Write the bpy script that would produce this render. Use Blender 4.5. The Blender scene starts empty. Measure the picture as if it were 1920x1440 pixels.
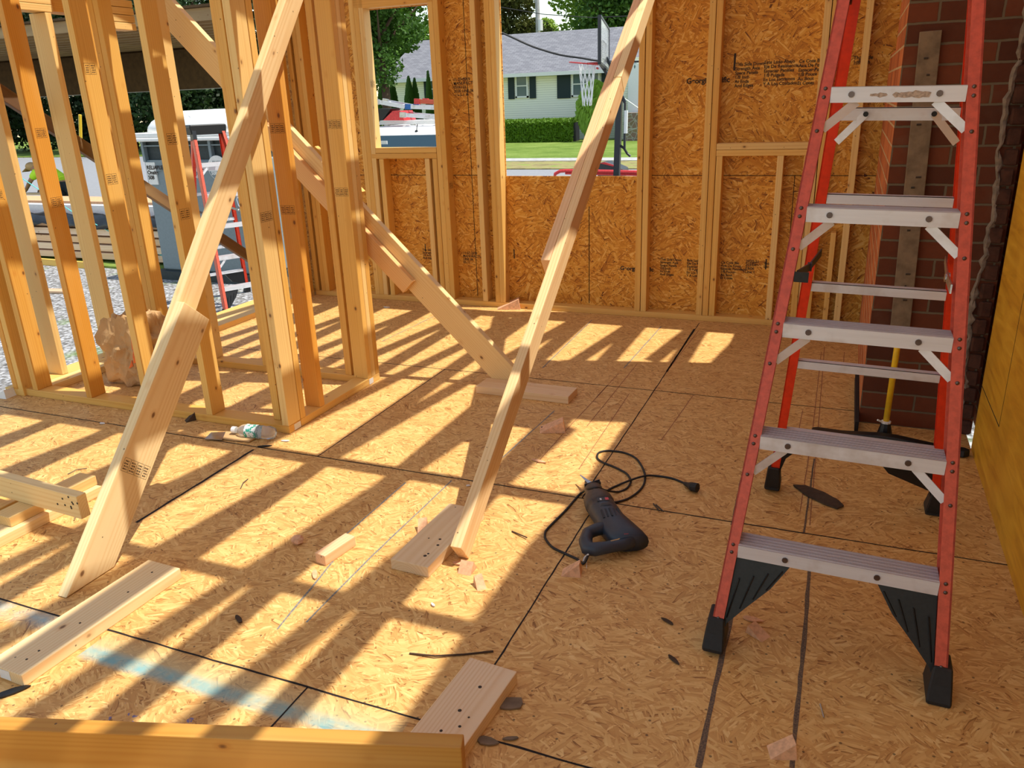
import bpy, bmesh, math, random
from mathutils import Vector, Matrix
random.seed(7)
SC = bpy.context.scene
COL = SC.collection
# ------------------------------------------------------------------ camera (solved from the room's own edges)
RM = Matrix(((0.92522632, 0.37786621, -0.03425477), (0.09785844, -0.32488712, -0.9406764), (-0.36657876, 0.86698644, -0.33757151)))
FPX = 1485.05
CAM = Vector((0, 0, 1.42))
GZ = -0.78          # ground level outside, below the deck


def ray(px, py):
    return RM.transposed() @ Vector(((px - 960) / FPX, (py - 720) / FPX, 1.0))


def on(px, py, ax, val):
    """point measured in the photograph, on the real plane  axis = val"""
    v = ray(px, py)
    return CAM + v * ((val - CAM[ax]) / v[ax])


def F(px, py, z=0.0):
    return on(px, py, 2, z)


# ------------------------------------------------------------------ object helpers
def put(o, label=None, cat=None, group=None, kind=None):
    if label: o['label'] = label
    if cat: o['category'] = cat
    if group: o['group'] = group
    if kind: o['kind'] = kind
    return o


def empty(name, loc=(0, 0, 0), label=None, cat=None, group=None, kind=None):
    o = bpy.data.objects.new(name, None)
    o.empty_display_size = 0.1
    COL.objects.link(o)
    o.location = loc
    return put(o, label, cat, group, kind)


def world_loc(o):
    v = Vector((0, 0, 0))
    while o is not None: v += o.location; o = o.parent
    return v


class MB:
    def __init__(s):
        s.v = []; s.f = []; s.mi = []; s.m = 0

    def add(s, vs, fs):
        n = len(s.v)
        s.v += [tuple(a) for a in vs]
        s.f += [tuple(i + n for i in f) for f in fs]
        s.mi += [s.m] * len(fs)
        return s

    def box(s, x0, x1, y0, y1, z0, z1):
        vs = [(x, y, z) for x in (x0, x1) for y in (y0, y1) for z in (z0, z1)]
        return s.add(vs, [(0, 1, 3, 2), (4, 6, 7, 5), (0, 4, 5, 1), (2, 3, 7, 6), (0, 2, 6, 4), (1, 5, 7, 3)])

    def beam(s, p0, p1, w, t, side=(0, 0, 1)):
        p0 = Vector(p0); p1 = Vector(p1); d = (p1 - p0).normalized()
        a = Vector(side); a = (a - d * a.dot(d)).normalized(); b = d.cross(a)
        vs = [p + a * (i * w / 2) + b * (j * t / 2) for p in (p0, p1) for i in (-1, 1) for j in (-1, 1)]
        return s.add(vs, [(0, 1, 3, 2), (4, 6, 7, 5), (0, 4, 5, 1), (2, 3, 7, 6), (0, 2, 6, 4), (1, 5, 7, 3)])

    def tube(s, pts, r, n=8, cap=True):
        pts = [Vector(p) for p in pts]
        rs = r if isinstance(r, (list, tuple)) else [r] * len(pts)
        rings = []; prev = None
        for i, p in enumerate(pts):
            d = (pts[min(i + 1, len(pts) - 1)] - pts[max(i - 1, 0)])
            if d.length < 1e-9: d = Vector((0, 0, 1))
            d.normalize()
            if prev is None:
                a = Vector((0, 0, 1)) if abs(d.z) < .9 else Vector((1, 0, 0))
            else:
                a = prev
            a = (a - d * a.dot(d))
            if a.length < 1e-6: a = d.orthogonal()
            a.normalize(); prev = a; b = d.cross(a)
            rings.append([p + (a * math.cos(2 * math.pi * k / n) + b * math.sin(2 * math.pi * k / n)) * rs[i] for k in range(n)])
        vs = [q for rg in rings for q in rg]
        fs = [(i * n + k, i * n + (k + 1) % n, (i + 1) * n + (k + 1) % n, (i + 1) * n + k) for i in range(len(pts) - 1) for k in range(n)]
        if cap:
            fs += [tuple(range(n))[::-1], tuple((len(pts) - 1) * n + k for k in range(n))]
        return s.add(vs, fs)

    def prism(s, poly, d):
        """poly: list of 3D points, extruded by the vector d"""
        d = Vector(d); n = len(poly)
        vs = [Vector(p) for p in poly] + [Vector(p) + d for p in poly]
        return s.add(vs, [tuple(range(n))[::-1], tuple(range(n, 2 * n))] + [(i, (i + 1) % n, n + (i + 1) % n, n + i) for i in range(n)])

    def loft(s, rings):
        n = len(rings[0])
        vs = [q for rg in rings for q in rg]
        fs = [(i * n + k, i * n + (k + 1) % n, (i + 1) * n + (k + 1) % n, (i + 1) * n + k) for i in range(len(rings) - 1) for k in range(n)]
        fs += [tuple(range(n))[::-1], tuple((len(rings) - 1) * n + k for k in range(n))]
        return s.add(vs, fs)

    def ball(s, c, r, n=8, m=6, sc=(1, 1, 1)):
        rings = []
        for j in range(1, m):
            th = math.pi * j / m
            rings.append([(c[0] + r * sc[0] * math.sin(th) * math.cos(2 * math.pi * k / n), c[1] + r * sc[1] * math.sin(th) * math.sin(2 * math.pi * k / n), c[2] + r * sc[2] * math.cos(th)) for k in range(n)])
        vs = [q for rg in rings for q in rg] + [(c[0], c[1], c[2] + r * sc[2]), (c[0], c[1], c[2] - r * sc[2])]
        M = len(rings)
        fs = [(i * n + k, (i + 1) * n + k, (i + 1) * n + (k + 1) % n, i * n + (k + 1) % n) for i in range(M - 1) for k in range(n)]
        fs += [(M * n, k, (k + 1) % n) for k in range(n)] + [(M * n + 1, (M - 1) * n + (k + 1) % n, (M - 1) * n + k) for k in range(n)]
        return s.add(vs, fs)

    def build(s, name, mat, parent=None, org=None, bevel=0, seg=1, smooth=False, fix=True):
        me = bpy.data.meshes.new(name)
        o_ = Vector(org) if org is not None else (world_loc(parent) if parent is not None else Vector((0, 0, 0)))
        me.from_pydata([tuple(Vector(v) - o_) for v in s.v], [], s.f)
        for mm in (mat if isinstance(mat, (list, tuple)) else [mat]): me.materials.append(mm)
        for p, k in zip(me.polygons, s.mi): p.material_index = k
        if fix or bevel:
            bm = bmesh.new(); bm.from_mesh(me)
            if bevel:
                es = [e for e in bm.edges if len(e.link_faces) == 2 and e.calc_face_angle(0) > .5]
                bmesh.ops.bevel(bm, geom=es, offset=bevel, segments=seg, affect='EDGES', profile=.6)
            bmesh.ops.recalc_face_normals(bm, faces=bm.faces)
            bm.to_mesh(me); bm.free()
        if smooth:
            for p in me.polygons: p.use_smooth = True
        me.update()
        o = bpy.data.objects.new(name, me); COL.objects.link(o)
        if parent is not None: o.parent = parent
        else: o.location = o_
        return o


def lumber(name, p0, p1, w, t, side, label=None, cat='stud', group=None, tint=(.78, .5, .2), mat=None, parent=None, e0=0, e1=0, kind=None, bev=.003):
    """sawn board from p0 to p1; w along 'side', t across; e0/e1 bevel-cut the ends (metres of length per metre of width)"""
    p0 = Vector(p0); p1 = Vector(p1); L = (p1 - p0).length; d = (p1 - p0) / L
    a = Vector(side); a = (a - d * a.dot(d)).normalized(); b = d.cross(a)
    vs = []
    for x in (0, 1):
        for y in (-w / 2, w / 2):
            for z in (-t / 2, t / 2):
                vs.append(((L + e1 * y) if x else e0 * y, y, z))
    m = MB(); m.add(vs, [(0, 1, 3, 2), (4, 6, 7, 5), (0, 4, 5, 1), (2, 3, 7, 6), (0, 2, 6, 4), (1, 5, 7, 3)])
    o = m.build(name, mat or M['wood'], bevel=bev, seg=2)
    mw = Matrix(((d.x, a.x, b.x, p0.x), (d.y, a.y, b.y, p0.y), (d.z, a.z, b.z, p0.z), (0, 0, 0, 1)))
    if parent is not None:
        o.parent = parent; o.matrix_parent_inverse = Matrix.Translation(parent.location).inverted()
    o.matrix_world = mw
    o.matrix_basis = mw
    o.color = (*tint, 1)
    put(o, label, cat if parent is None and label else None, group, kind)
    return o


# ------------------------------------------------------------------ materials
M = {}


class NT:
    def __init__(s, name):
        s.m = bpy.data.materials.new(name); s.m.use_nodes = True
        s.t = s.m.node_tree; s.t.nodes.clear()
        s.out = s.n('ShaderNodeOutputMaterial'); s.b = s.n('ShaderNodeBsdfPrincipled')
        s.l(s.b.outputs[0], s.out.inputs[0]); M[name] = s.m

    def n(s, k, **kw):
        q = s.t.nodes.new(k)
        for a, b in kw.items(): setattr(q, a, b)
        return q

    def l(s, a, b): s.t.links.new(a, b)

    def set(s, sock, v):
        if hasattr(v, 'is_output') or isinstance(v, bpy.types.NodeSocket): s.l(v, sock)
        else: sock.default_value = v

    def math(s, op, a, b=0.0, c=0.0, clamp=False):
        q = s.n('ShaderNodeMath', operation=op, use_clamp=clamp)
        s.set(q.inputs[0], a); s.set(q.inputs[1], b); s.set(q.inputs[2], c)
        return q.outputs[0]

    def vm(s, op, a, b=(0, 0, 0)):
        q = s.n('ShaderNodeVectorMath', operation=op)
        s.set(q.inputs[0], a)
        if op == 'SCALE': s.set(q.inputs['Scale'], b)
        else: s.set(q.inputs[1], b)
        return q.outputs[0]

    def mix(s, f, a, b, mode='MIX'):
        q = s.n('ShaderNodeMix', data_type='RGBA', blend_type=mode)
        s.set(q.inputs[0], f)
        s.set(q.inputs[6], a if not isinstance(a, tuple) else (*a[:3], 1))
        s.set(q.inputs[7], b if not isinstance(b, tuple) else (*b[:3], 1))
        return q.outputs[2]

    def ramp(s, f, stops, interp='LINEAR'):
        q = s.n('ShaderNodeValToRGB'); cr = q.color_ramp; cr.interpolation = interp
        while len(cr.elements) < len(stops): cr.elements.new(.5)
        for e, (p, c) in zip(cr.elements, stops):
            e.position = p; e.color = (*c[:3], 1) if len(c) >= 3 else (c[0],) * 3 + (1,)
        s.set(q.inputs[0], f); return q.outputs[0]

    def noise(s, v, scale, detail=3, rough=.5, out=0, dist=0):
        q = s.n('ShaderNodeTexNoise'); s.set(q.inputs['Vector'], v)
        q.inputs['Scale'].default_value = scale; q.inputs['Detail'].default_value = detail
        q.inputs['Roughness'].default_value = rough; q.inputs['Distortion'].default_value = dist
        return q.outputs[out]

    def vor(s, v, scale, feature='F1', dims='3D', rnd=1.0):
        q = s.n('ShaderNodeTexVoronoi', feature=feature, voronoi_dimensions=dims)
        s.set(q.inputs['Vector'], v); q.inputs['Scale'].default_value = scale
        q.inputs['Randomness'].default_value = rnd
        return q

    def obj(s): return s.n('ShaderNodeTexCoord').outputs['Object']

    def bump(s, h, strength=.3, dist=.002):
        q = s.n('ShaderNodeBump'); q.inputs['Strength'].default_value = strength
        q.inputs['Distance'].default_value = dist; s.set(q.inputs['Height'], h)
        s.l(q.outputs[0], s.b.inputs['Normal'])

    def p(s, col=None, rough=None, metal=None, spec=None, **kw):
        if col is not None: s.set(s.b.inputs['Base Color'], (*col, 1) if isinstance(col, tuple) else col)
        if rough is not None: s.set(s.b.inputs['Roughness'], rough)
        if metal is not None: s.b.inputs['Metallic'].default_value = metal
        if spec is not None: s.b.inputs['Specular IOR Level'].default_value = spec
        for k, v in kw.items(): s.b.inputs[k].default_value = v
        return s.m


def plain(name, col, rough=.6, metal=0, var=.12, scale=30, spec=.4, bump=0, col2=None):
    t = NT(name); v = t.obj(); n = t.noise(v, scale, 4, .6)
    c2 = col2 or tuple(max(0, c * (1 - var * 2.5)) for c in col)
    c = t.ramp(n, [(.32, c2), (.62, col)])
    t.p(c, rough, metal, spec)
    if bump: t.bump(n, bump, .004)
    return t.m


def wood_mat():
    t = NT('wood')
    info = t.n('ShaderNodeObjectInfo')
    rv = t.n('ShaderNodeCombineXYZ')
    t.set(rv.inputs[0], t.math('MULTIPLY', info.outputs['Random'], 37.0))
    t.set(rv.inputs[1], t.math('MULTIPLY', info.outputs['Random'], 3.1))
    t.set(rv.inputs[2], t.math('MULTIPLY', info.outputs['Random'], 5.7))
    base = t.obj()
    v = t.vm('ADD', base, rv.outputs[0])
    st = t.vm('MULTIPLY', v, (.55, 9, 9))
    warp = t.noise(st, 1.0, 3, .5)
    sp = t.n('ShaderNodeSeparateXYZ'); t.l(base, sp.inputs[0])
    off = t.math('SUBTRACT', t.math('MULTIPLY', info.outputs['Random'], .16), .08)
    yy = t.math('ADD', sp.outputs[1], off); zz = t.math('ADD', sp.outputs[2], .035)
    r = t.math('SQRT', t.math('ADD', t.math('MULTIPLY', yy, yy), t.math('MULTIPLY', zz, zz)))
    ph = t.math('ADD', t.math('MULTIPLY', r, 620.0), t.math('MULTIPLY', warp, 26.0))
    ring = t.math('MULTIPLY', t.math('ADD', t.math('SINE', ph), 1.0), .5)
    ring = t.math('POWER', ring, 2.2)
    fine = t.noise(t.vm('MULTIPLY', v, (4, 130, 130)), 1.0, 3, .6)
    big = t.noise(t.vm('MULTIPLY', v, (1.2, 7, 7)), 1.0, 2, .5)
    ic = info.outputs['Color']
    dark = t.mix(1.0, ic, (.80, .62, .42), 'MULTIPLY')
    c = t.mix(t.math('MULTIPLY', ring, .42), ic, dark)
    c = t.mix(t.math('MULTIPLY', fine, .22), c, dark)
    pale = t.mix(.4, ic, (.88, .64, .28))
    c = t.mix(t.math('MULTIPLY', t.math('SUBTRACT', big, .42, clamp=True), 1.6), c, pale)
    # knots
    kv = t.vor(t.vm('MULTIPLY', v, (1, 1.6, 1.6)), 9.0)
    kd = t.math('ADD', kv.outputs['Distance'], t.math('MULTIPLY', t.math('SUBTRACT', fine, .5), .05))
    ks = t.n('ShaderNodeSeparateXYZ'); t.l(kv.outputs['Color'], ks.inputs[0])
    pick = t.math('GREATER_THAN', ks.outputs[0], .55)
    k1 = t.math('MULTIPLY', t.math('SUBTRACT', 1.0, t.math('MULTIPLY', t.math('SUBTRACT', kd, .055), 16.0), clamp=True), pick)
    k2 = t.math('MULTIPLY', t.math('SUBTRACT', 1.0, t.math('MULTIPLY', kd, 4.2), clamp=True), pick)
    c = t.mix(t.math('MULTIPLY', k2, .55), c, t.mix(1.0, ic, (.72, .42, .2), 'MULTIPLY'))
    c = t.mix(t.math('MULTIPLY', k1, .85, clamp=True), c, (.13, .05, .018))
    # small staple and pencil specks
    s2 = t.vor(v, 23.0); s3 = t.n('ShaderNodeSeparateXYZ'); t.l(s2.outputs['Color'], s3.inputs[0])
    sp2 = t.math('MULTIPLY', t.math('LESS_THAN', s2.outputs['Distance'], .07), t.math('GREATER_THAN', s3.outputs[1], .72))
    c = t.mix(t.math('MULTIPLY', sp2, .75), c, (.07, .035, .02))
    t.p(c, .55, 0, .35)
    t.bump(fine, .12, .001)


def osb_mat(name, cols, plane='xy', scale=1.0, dirt=.2, paint=False, rough=.6):
    """oriented strand board: three overlaid layers of flakes, each a stretched cell at its own angle"""
    t = NT(name); v = t.obj(); sp = t.n('ShaderNodeSeparateXYZ'); t.l(v, sp.inputs[0])
    cb = t.n('ShaderNodeCombineXYZ')
    i, j = {'xy': (0, 1), 'xz': (0, 2), 'yz': (1, 2)}[plane]
    t.l(sp.outputs[i], cb.inputs[0]); t.l(sp.outputs[j], cb.inputs[1])
    wob = t.noise(cb.outputs[0], 9.0, 2, .5, out=1)
    p = t.vm('ADD', cb.outputs[0], t.vm('SCALE', t.vm('SUBTRACT', wob, (.5, .5, .5)), .02))
    col = None; hgt = None
    for k, (cs, fl_, th, off) in enumerate(((6.5, (9, 52), 0, 0.0), (8.0, (11, 75), .50, 3.7), (7.0, (8, 46), .66, 8.1), (11.0, (18, 150), .62, 13.3), (9.0, (12, 80), .70, 17.9))):
        q = t.vm('ADD', p, (off, off * 1.7, 0))
        a = t.vor(q, cs * scale, dims='2D')
        s = t.n('ShaderNodeSeparateXYZ'); t.l(a.outputs['Color'], s.inputs[0])
        ang = t.math('MULTIPLY', t.math('SUBTRACT', s.outputs[0], .5), 2.5)
        rot = t.n('ShaderNodeVectorRotate', rotation_type='Z_AXIS'); t.l(q, rot.inputs['Vector']); t.l(ang, rot.inputs['Angle'])
        w = t.vm('MULTIPLY', rot.outputs[0], (fl_[0] * scale, fl_[1] * scale, 1))
        b = t.vor(w, 1.0, dims='2D')
        s2 = t.n('ShaderNodeSeparateXYZ'); t.l(b.outputs['Color'], s2.inputs[0])
        tone = t.math('ADD', t.math('MULTIPLY', s2.outputs[1], .8), t.math('MULTIPLY', t.noise(t.vm('MULTIPLY', w, (.6, 3.0, 1)), 1.6, 2, .6), .2))
        ed = t.math('MULTIPLY', t.math('SUBTRACT', b.outputs['Distance'], .38, clamp=True), .5)
        tone = t.math('SUBTRACT', tone, ed, clamp=True)
        c = t.ramp(tone, cols)
        if col is None: col = c; hgt = tone
        else:
            mk = t.math('GREATER_THAN', s2.outputs[0], th)
            col = t.mix(mk, col, c)
            hm = t.n('ShaderNodeMix'); t.set(hm.inputs[0], mk); t.set(hm.inputs[2], hgt); t.set(hm.inputs[3], tone); hgt = hm.outputs[0]
    d = t.noise(p, 1.3, 4, .6)
    col = t.mix(t.math('MULTIPLY', t.math('SUBTRACT', d, .45, clamp=True), dirt * 4), col, t.mix(1.0, col, (.66, .52, .40), 'MULTIPLY'))
    sk = t.vor(p, 26.0, dims='2D'); s5 = t.n('ShaderNodeSeparateXYZ'); t.l(sk.outputs['Color'], s5.inputs[0])
    spk = t.math('MULTIPLY', t.math('LESS_THAN', sk.outputs['Distance'], .085), t.math('GREATER_THAN', s5.outputs[0], .86))
    col = t.mix(t.math('MULTIPLY', spk, .7), col, (.06, .035, .02))
    if paint:   # blue spray paint along the seam near the camera, with its overspray
        x = sp.outputs[0]; y = sp.outputs[1]
        n2 = t.noise(p, 7.0, 4, .65)
        line = t.math('ABSOLUTE', t.math('SUBTRACT', t.math('ADD', y, t.math('MULTIPLY', n2, .02)), 1.248))
        m1 = t.math('MULTIPLY', t.math('SUBTRACT', 1.0, t.math('MULTIPLY', line, 30.0), clamp=True), 1.5, clamp=True)
        up = t.math('LESS_THAN', y, 1.328)
        band = t.math('MULTIPLY', t.math('SUBTRACT', 1.0, t.math('MULTIPLY', t.math('ABSOLUTE', t.math('SUBTRACT', y, 1.262)), 14.0), clamp=True), up)
        xr = t.math('MULTIPLY', t.math('LESS_THAN', x, -.86), t.math('GREATER_THAN', x, -1.86))
        bl2 = t.math('MULTIPLY', t.math('MULTIPLY', t.math('LESS_THAN', x, -1.9), t.math('SUBTRACT', 1.0, t.math('MULTIPLY', t.math('ABSOLUTE', t.math('SUBTRACT', y, 1.30)), 18.0), clamp=True)), up)
        n3 = t.math('MULTIPLY', t.math('SUBTRACT', n2, .3, clamp=True), 3.0, clamp=True)
        col = t.mix(t.math('MULTIPLY', t.math('MULTIPLY', band, xr), .50), col, (.50, .50, .30))
        col = t.mix(t.math('MULTIPLY', t.math('MULTIPLY', t.math('MULTIPLY', m1, xr), n3), .85), col, (.12, .40, .46))
        col = t.mix(t.math('MULTIPLY', t.math('MULTIPLY', bl2, n3), .75), col, (.25, .50, .58))
        n4 = t.noise(p, 38.0, 2, .5)
        sx = t.math('MULTIPLY', t.math('LESS_THAN', t.math('ABSOLUTE', t.math('ADD', x, 1.42)), .16), t.math('LESS_THAN', t.math('ABSOLUTE', t.math('SUBTRACT', y, 1.08)), .07))
        col = t.mix(t.math('MULTIPLY', t.math('MULTIPLY', sx, t.math('GREATER_THAN', n4, .64)), .75), col, (.08, .12, .35))
    t.p(col, rough, 0, .35)
    t.bump(hgt, .25, .002)
    return t.m


wood_mat()
osb_mat('osb_floor', [(0, (.30, .13, .035)), (.09, (.54, .275, .08)), (.45, (.66, .37, .118)), (.8, (.75, .465, .165)), (1, (.87, .61, .26))], 'xy', 1.5, .16, True)
osb_mat('osb_wall', [(0, (.16, .045, .006)), (.07, (.44, .16, .014)), (.35, (.64, .27, .028)), (.7, (.76, .38, .055)), (1, (.92, .60, .18))], 'xz', 1.2, .06)
osb_mat('osb_wall_side', [(0, (.16, .045, .006)), (.07, (.44, .16, .014)), (.35, (.64, .27, .028)), (.7, (.76, .38, .055)), (1, (.92, .60, .18))], 'yz', 1.0, .10)
plain('ink', (.05, .035, .025), .8)
plain('seam', (.018, .012, .010), .9)
plain('chalk_blue', (.13, .15, .17), .9, scale=140, col2=(.36, .30, .20))
plain('chalk_red', (.28, .09, .045), .9, scale=140, col2=(.42, .22, .09))
plain('grey_line', (.085, .062, .05), .9, scale=200, col2=(.24, .15, .08))
plain('rail_red', (.66, .105, .055), .42, var=.10, scale=60, bump=.05)
plain('rail_red_bounce', (.78, .045, .012), .38, var=.08, scale=40)  # rear rails: light bouncing through the fibreglass put into a stronger orange
plain('black_plastic', (.012, .012, .013), .42, var=.2, scale=90)
plain('black_rubber', (.018, .016, .015), .6, scale=90)
plain('dark_grey', (.045, .048, .05), .5)
plain('rivet', (.16, .12, .11), .38, .9)
plain('steel', (.55, .55, .56), .32, 1)
plain('white_paint', (.82, .82, .80), .45, var=.03)
plain('paper_white', (.80, .79, .75), .8, var=.04)
plain('kraft', (.56, .34, .15), .85, var=.08, scale=12, bump=.2)
plain('orange_print', (.90, .18, .03), .6)
plain('yellow_paint', (.85, .53, .02), .35, var=.06)
plain('weathered', (.23, .165, .105), .85, var=.16, scale=18)
plain('chip_wood', (.80, .44, .24), .8, var=.12, scale=60)
plain('bark', (.075, .045, .026), .95, scale=50, bump=.5)
plain('skin', (.45, .22, .14), .6)
plain('hivis', (.62, .95, .04), .7, var=.05)
plain('trouser', (.02, .022, .03), .85)
plain('red_paint', (.70, .05, .05), .4)
plain('blue_plastic', (.03, .14, .42), .45)
plain('shutter', (.012, .03, .035), .6)
plain('green_metal', (.25, .33, .35), .5)
plain('concrete', (.45, .44, .42), .9, scale=6)
plain('asphalt', (.27, .275, .29), .9, scale=14, var=.06)
plain('tarp', (.02, .022, .025), .28, scale=6, bump=.3)
plain('lumber_wrap', (.80, .80, .82), .45, var=.04)
plain('potty_grey', (.20, .25, .27), .55, var=.04)
plain('potty_dark', (.03, .042, .045), .55)
plain('mortar_pale', (.30, .235, .18), .95, scale=35, bump=.5, var=.18)
plain('brick_dark', (.085, .032, .018), .95, scale=30, bump=.5, var=.2)
plain('worn_paper', (.55, .42, .33), .9, scale=160, var=.2)
plain('dirt', (.16, .11, .07), .95, scale=40)
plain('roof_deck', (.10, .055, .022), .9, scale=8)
plain('cable', (.02, .02, .02), .6)
plain('teal_line', (.15, .62, .58), .5)


def alu():
    t = NT('aluminium'); v = t.obj()
    a = t.noise(t.vm('MULTIPLY', v, (3, 60, 60)), 1, 4, .65); b = t.noise(v, 9, 4, .6)
    c = t.mix(a, (.80, .80, .84), (.62, .60, .63))
    c = t.mix(t.math('MULTIPLY', t.math('SUBTRACT', b, .52, clamp=True), 2.4, clamp=True), c, (.40, .31, .25))
    t.p(c, .42, .30, .6); t.bump(a, .08, .001)
    t = NT('aluminium_tread'); v = t.obj()
    sp = t.n('ShaderNodeSeparateXYZ'); t.l(v, sp.inputs[0])
    gr = t.math('GREATER_THAN', t.math('SINE', t.math('MULTIPLY', sp.outputs[1], 420.0)), .2)
    b = t.noise(v, 14, 4, .7)
    c = t.mix(b, (.52, .46, .45), (.68, .65, .66)); c = t.mix(t.math('MULTIPLY', gr, .35), c, (.26, .2, .2))
    t.p(c, .5, .3, .5); t.bump(gr, .5, .001)


alu()


def brick(name, plane):
    t = NT(name); v = t.obj(); sp = t.n('ShaderNodeSeparateXYZ'); t.l(v, sp.inputs[0])
    cb = t.n('ShaderNodeCombineXYZ'); t.l(sp.outputs[0 if plane == 'x' else 1], cb.inputs[0]); t.l(sp.outputs[2], cb.inputs[1])
    wob = t.noise(cb.outputs[0], 14, 3, .6, out=1)
    p = t.vm('ADD', cb.outputs[0], t.vm('SCALE', t.vm('SUBTRACT', wob, (.5, .5, .5)), .008))
    q = t.n('ShaderNodeTexBrick'); t.l(p, q.inputs['Vector'])
    q.inputs['Scale'].default_value = 1; q.inputs['Brick Width'].default_value = .212; q.inputs['Row Height'].default_value = .0745
    q.inputs['Mortar Size'].default_value = .0052; q.inputs['Mortar Smooth'].default_value = .25; q.inputs['Bias'].default_value = -.1
    q.inputs['Color1'].default_value = (.19, .055, .024, 1); q.inputs['Color2'].default_value = (.085, .030, .017, 1)
    q.inputs['Mortar'].default_value = (.18, .14, .09, 1)
    n = t.noise(cb.outputs[0], 22, 5, .7); n2 = t.noise(cb.outputs[0], 3.2, 3, .6)
    c = t.mix(t.math('MULTIPLY', n, .6), q.outputs['Color'], t.mix(1.0, q.outputs['Color'], (.45, .42, .45), 'MULTIPLY'))
    c = t.mix(t.math('MULTIPLY', t.math('SUBTRACT', n2, .55, clamp=True), 2.0, clamp=True), c, (.20, .13, .085))
    t.p(c, .85, 0, .2)
    h = t.math('SUBTRACT', t.math('MULTIPLY', n, .25), q.outputs['Fac'])
    t.bump(h, .7, .006)


brick('brick_front', 'x'); brick('brick_side_lit', 'y')
for q in M['brick_side_lit'].node_tree.nodes:
    if q.type == 'TEX_BRICK': q.inputs['Color1'].default_value = (.62, .19, .06, 1); q.inputs['Color2'].default_value = (.36, .09, .03, 1); q.inputs['Mortar'].default_value = (.60, .44, .25, 1)  # cut side bricks, brightened further: bounce light from the floor put into the colour


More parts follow.
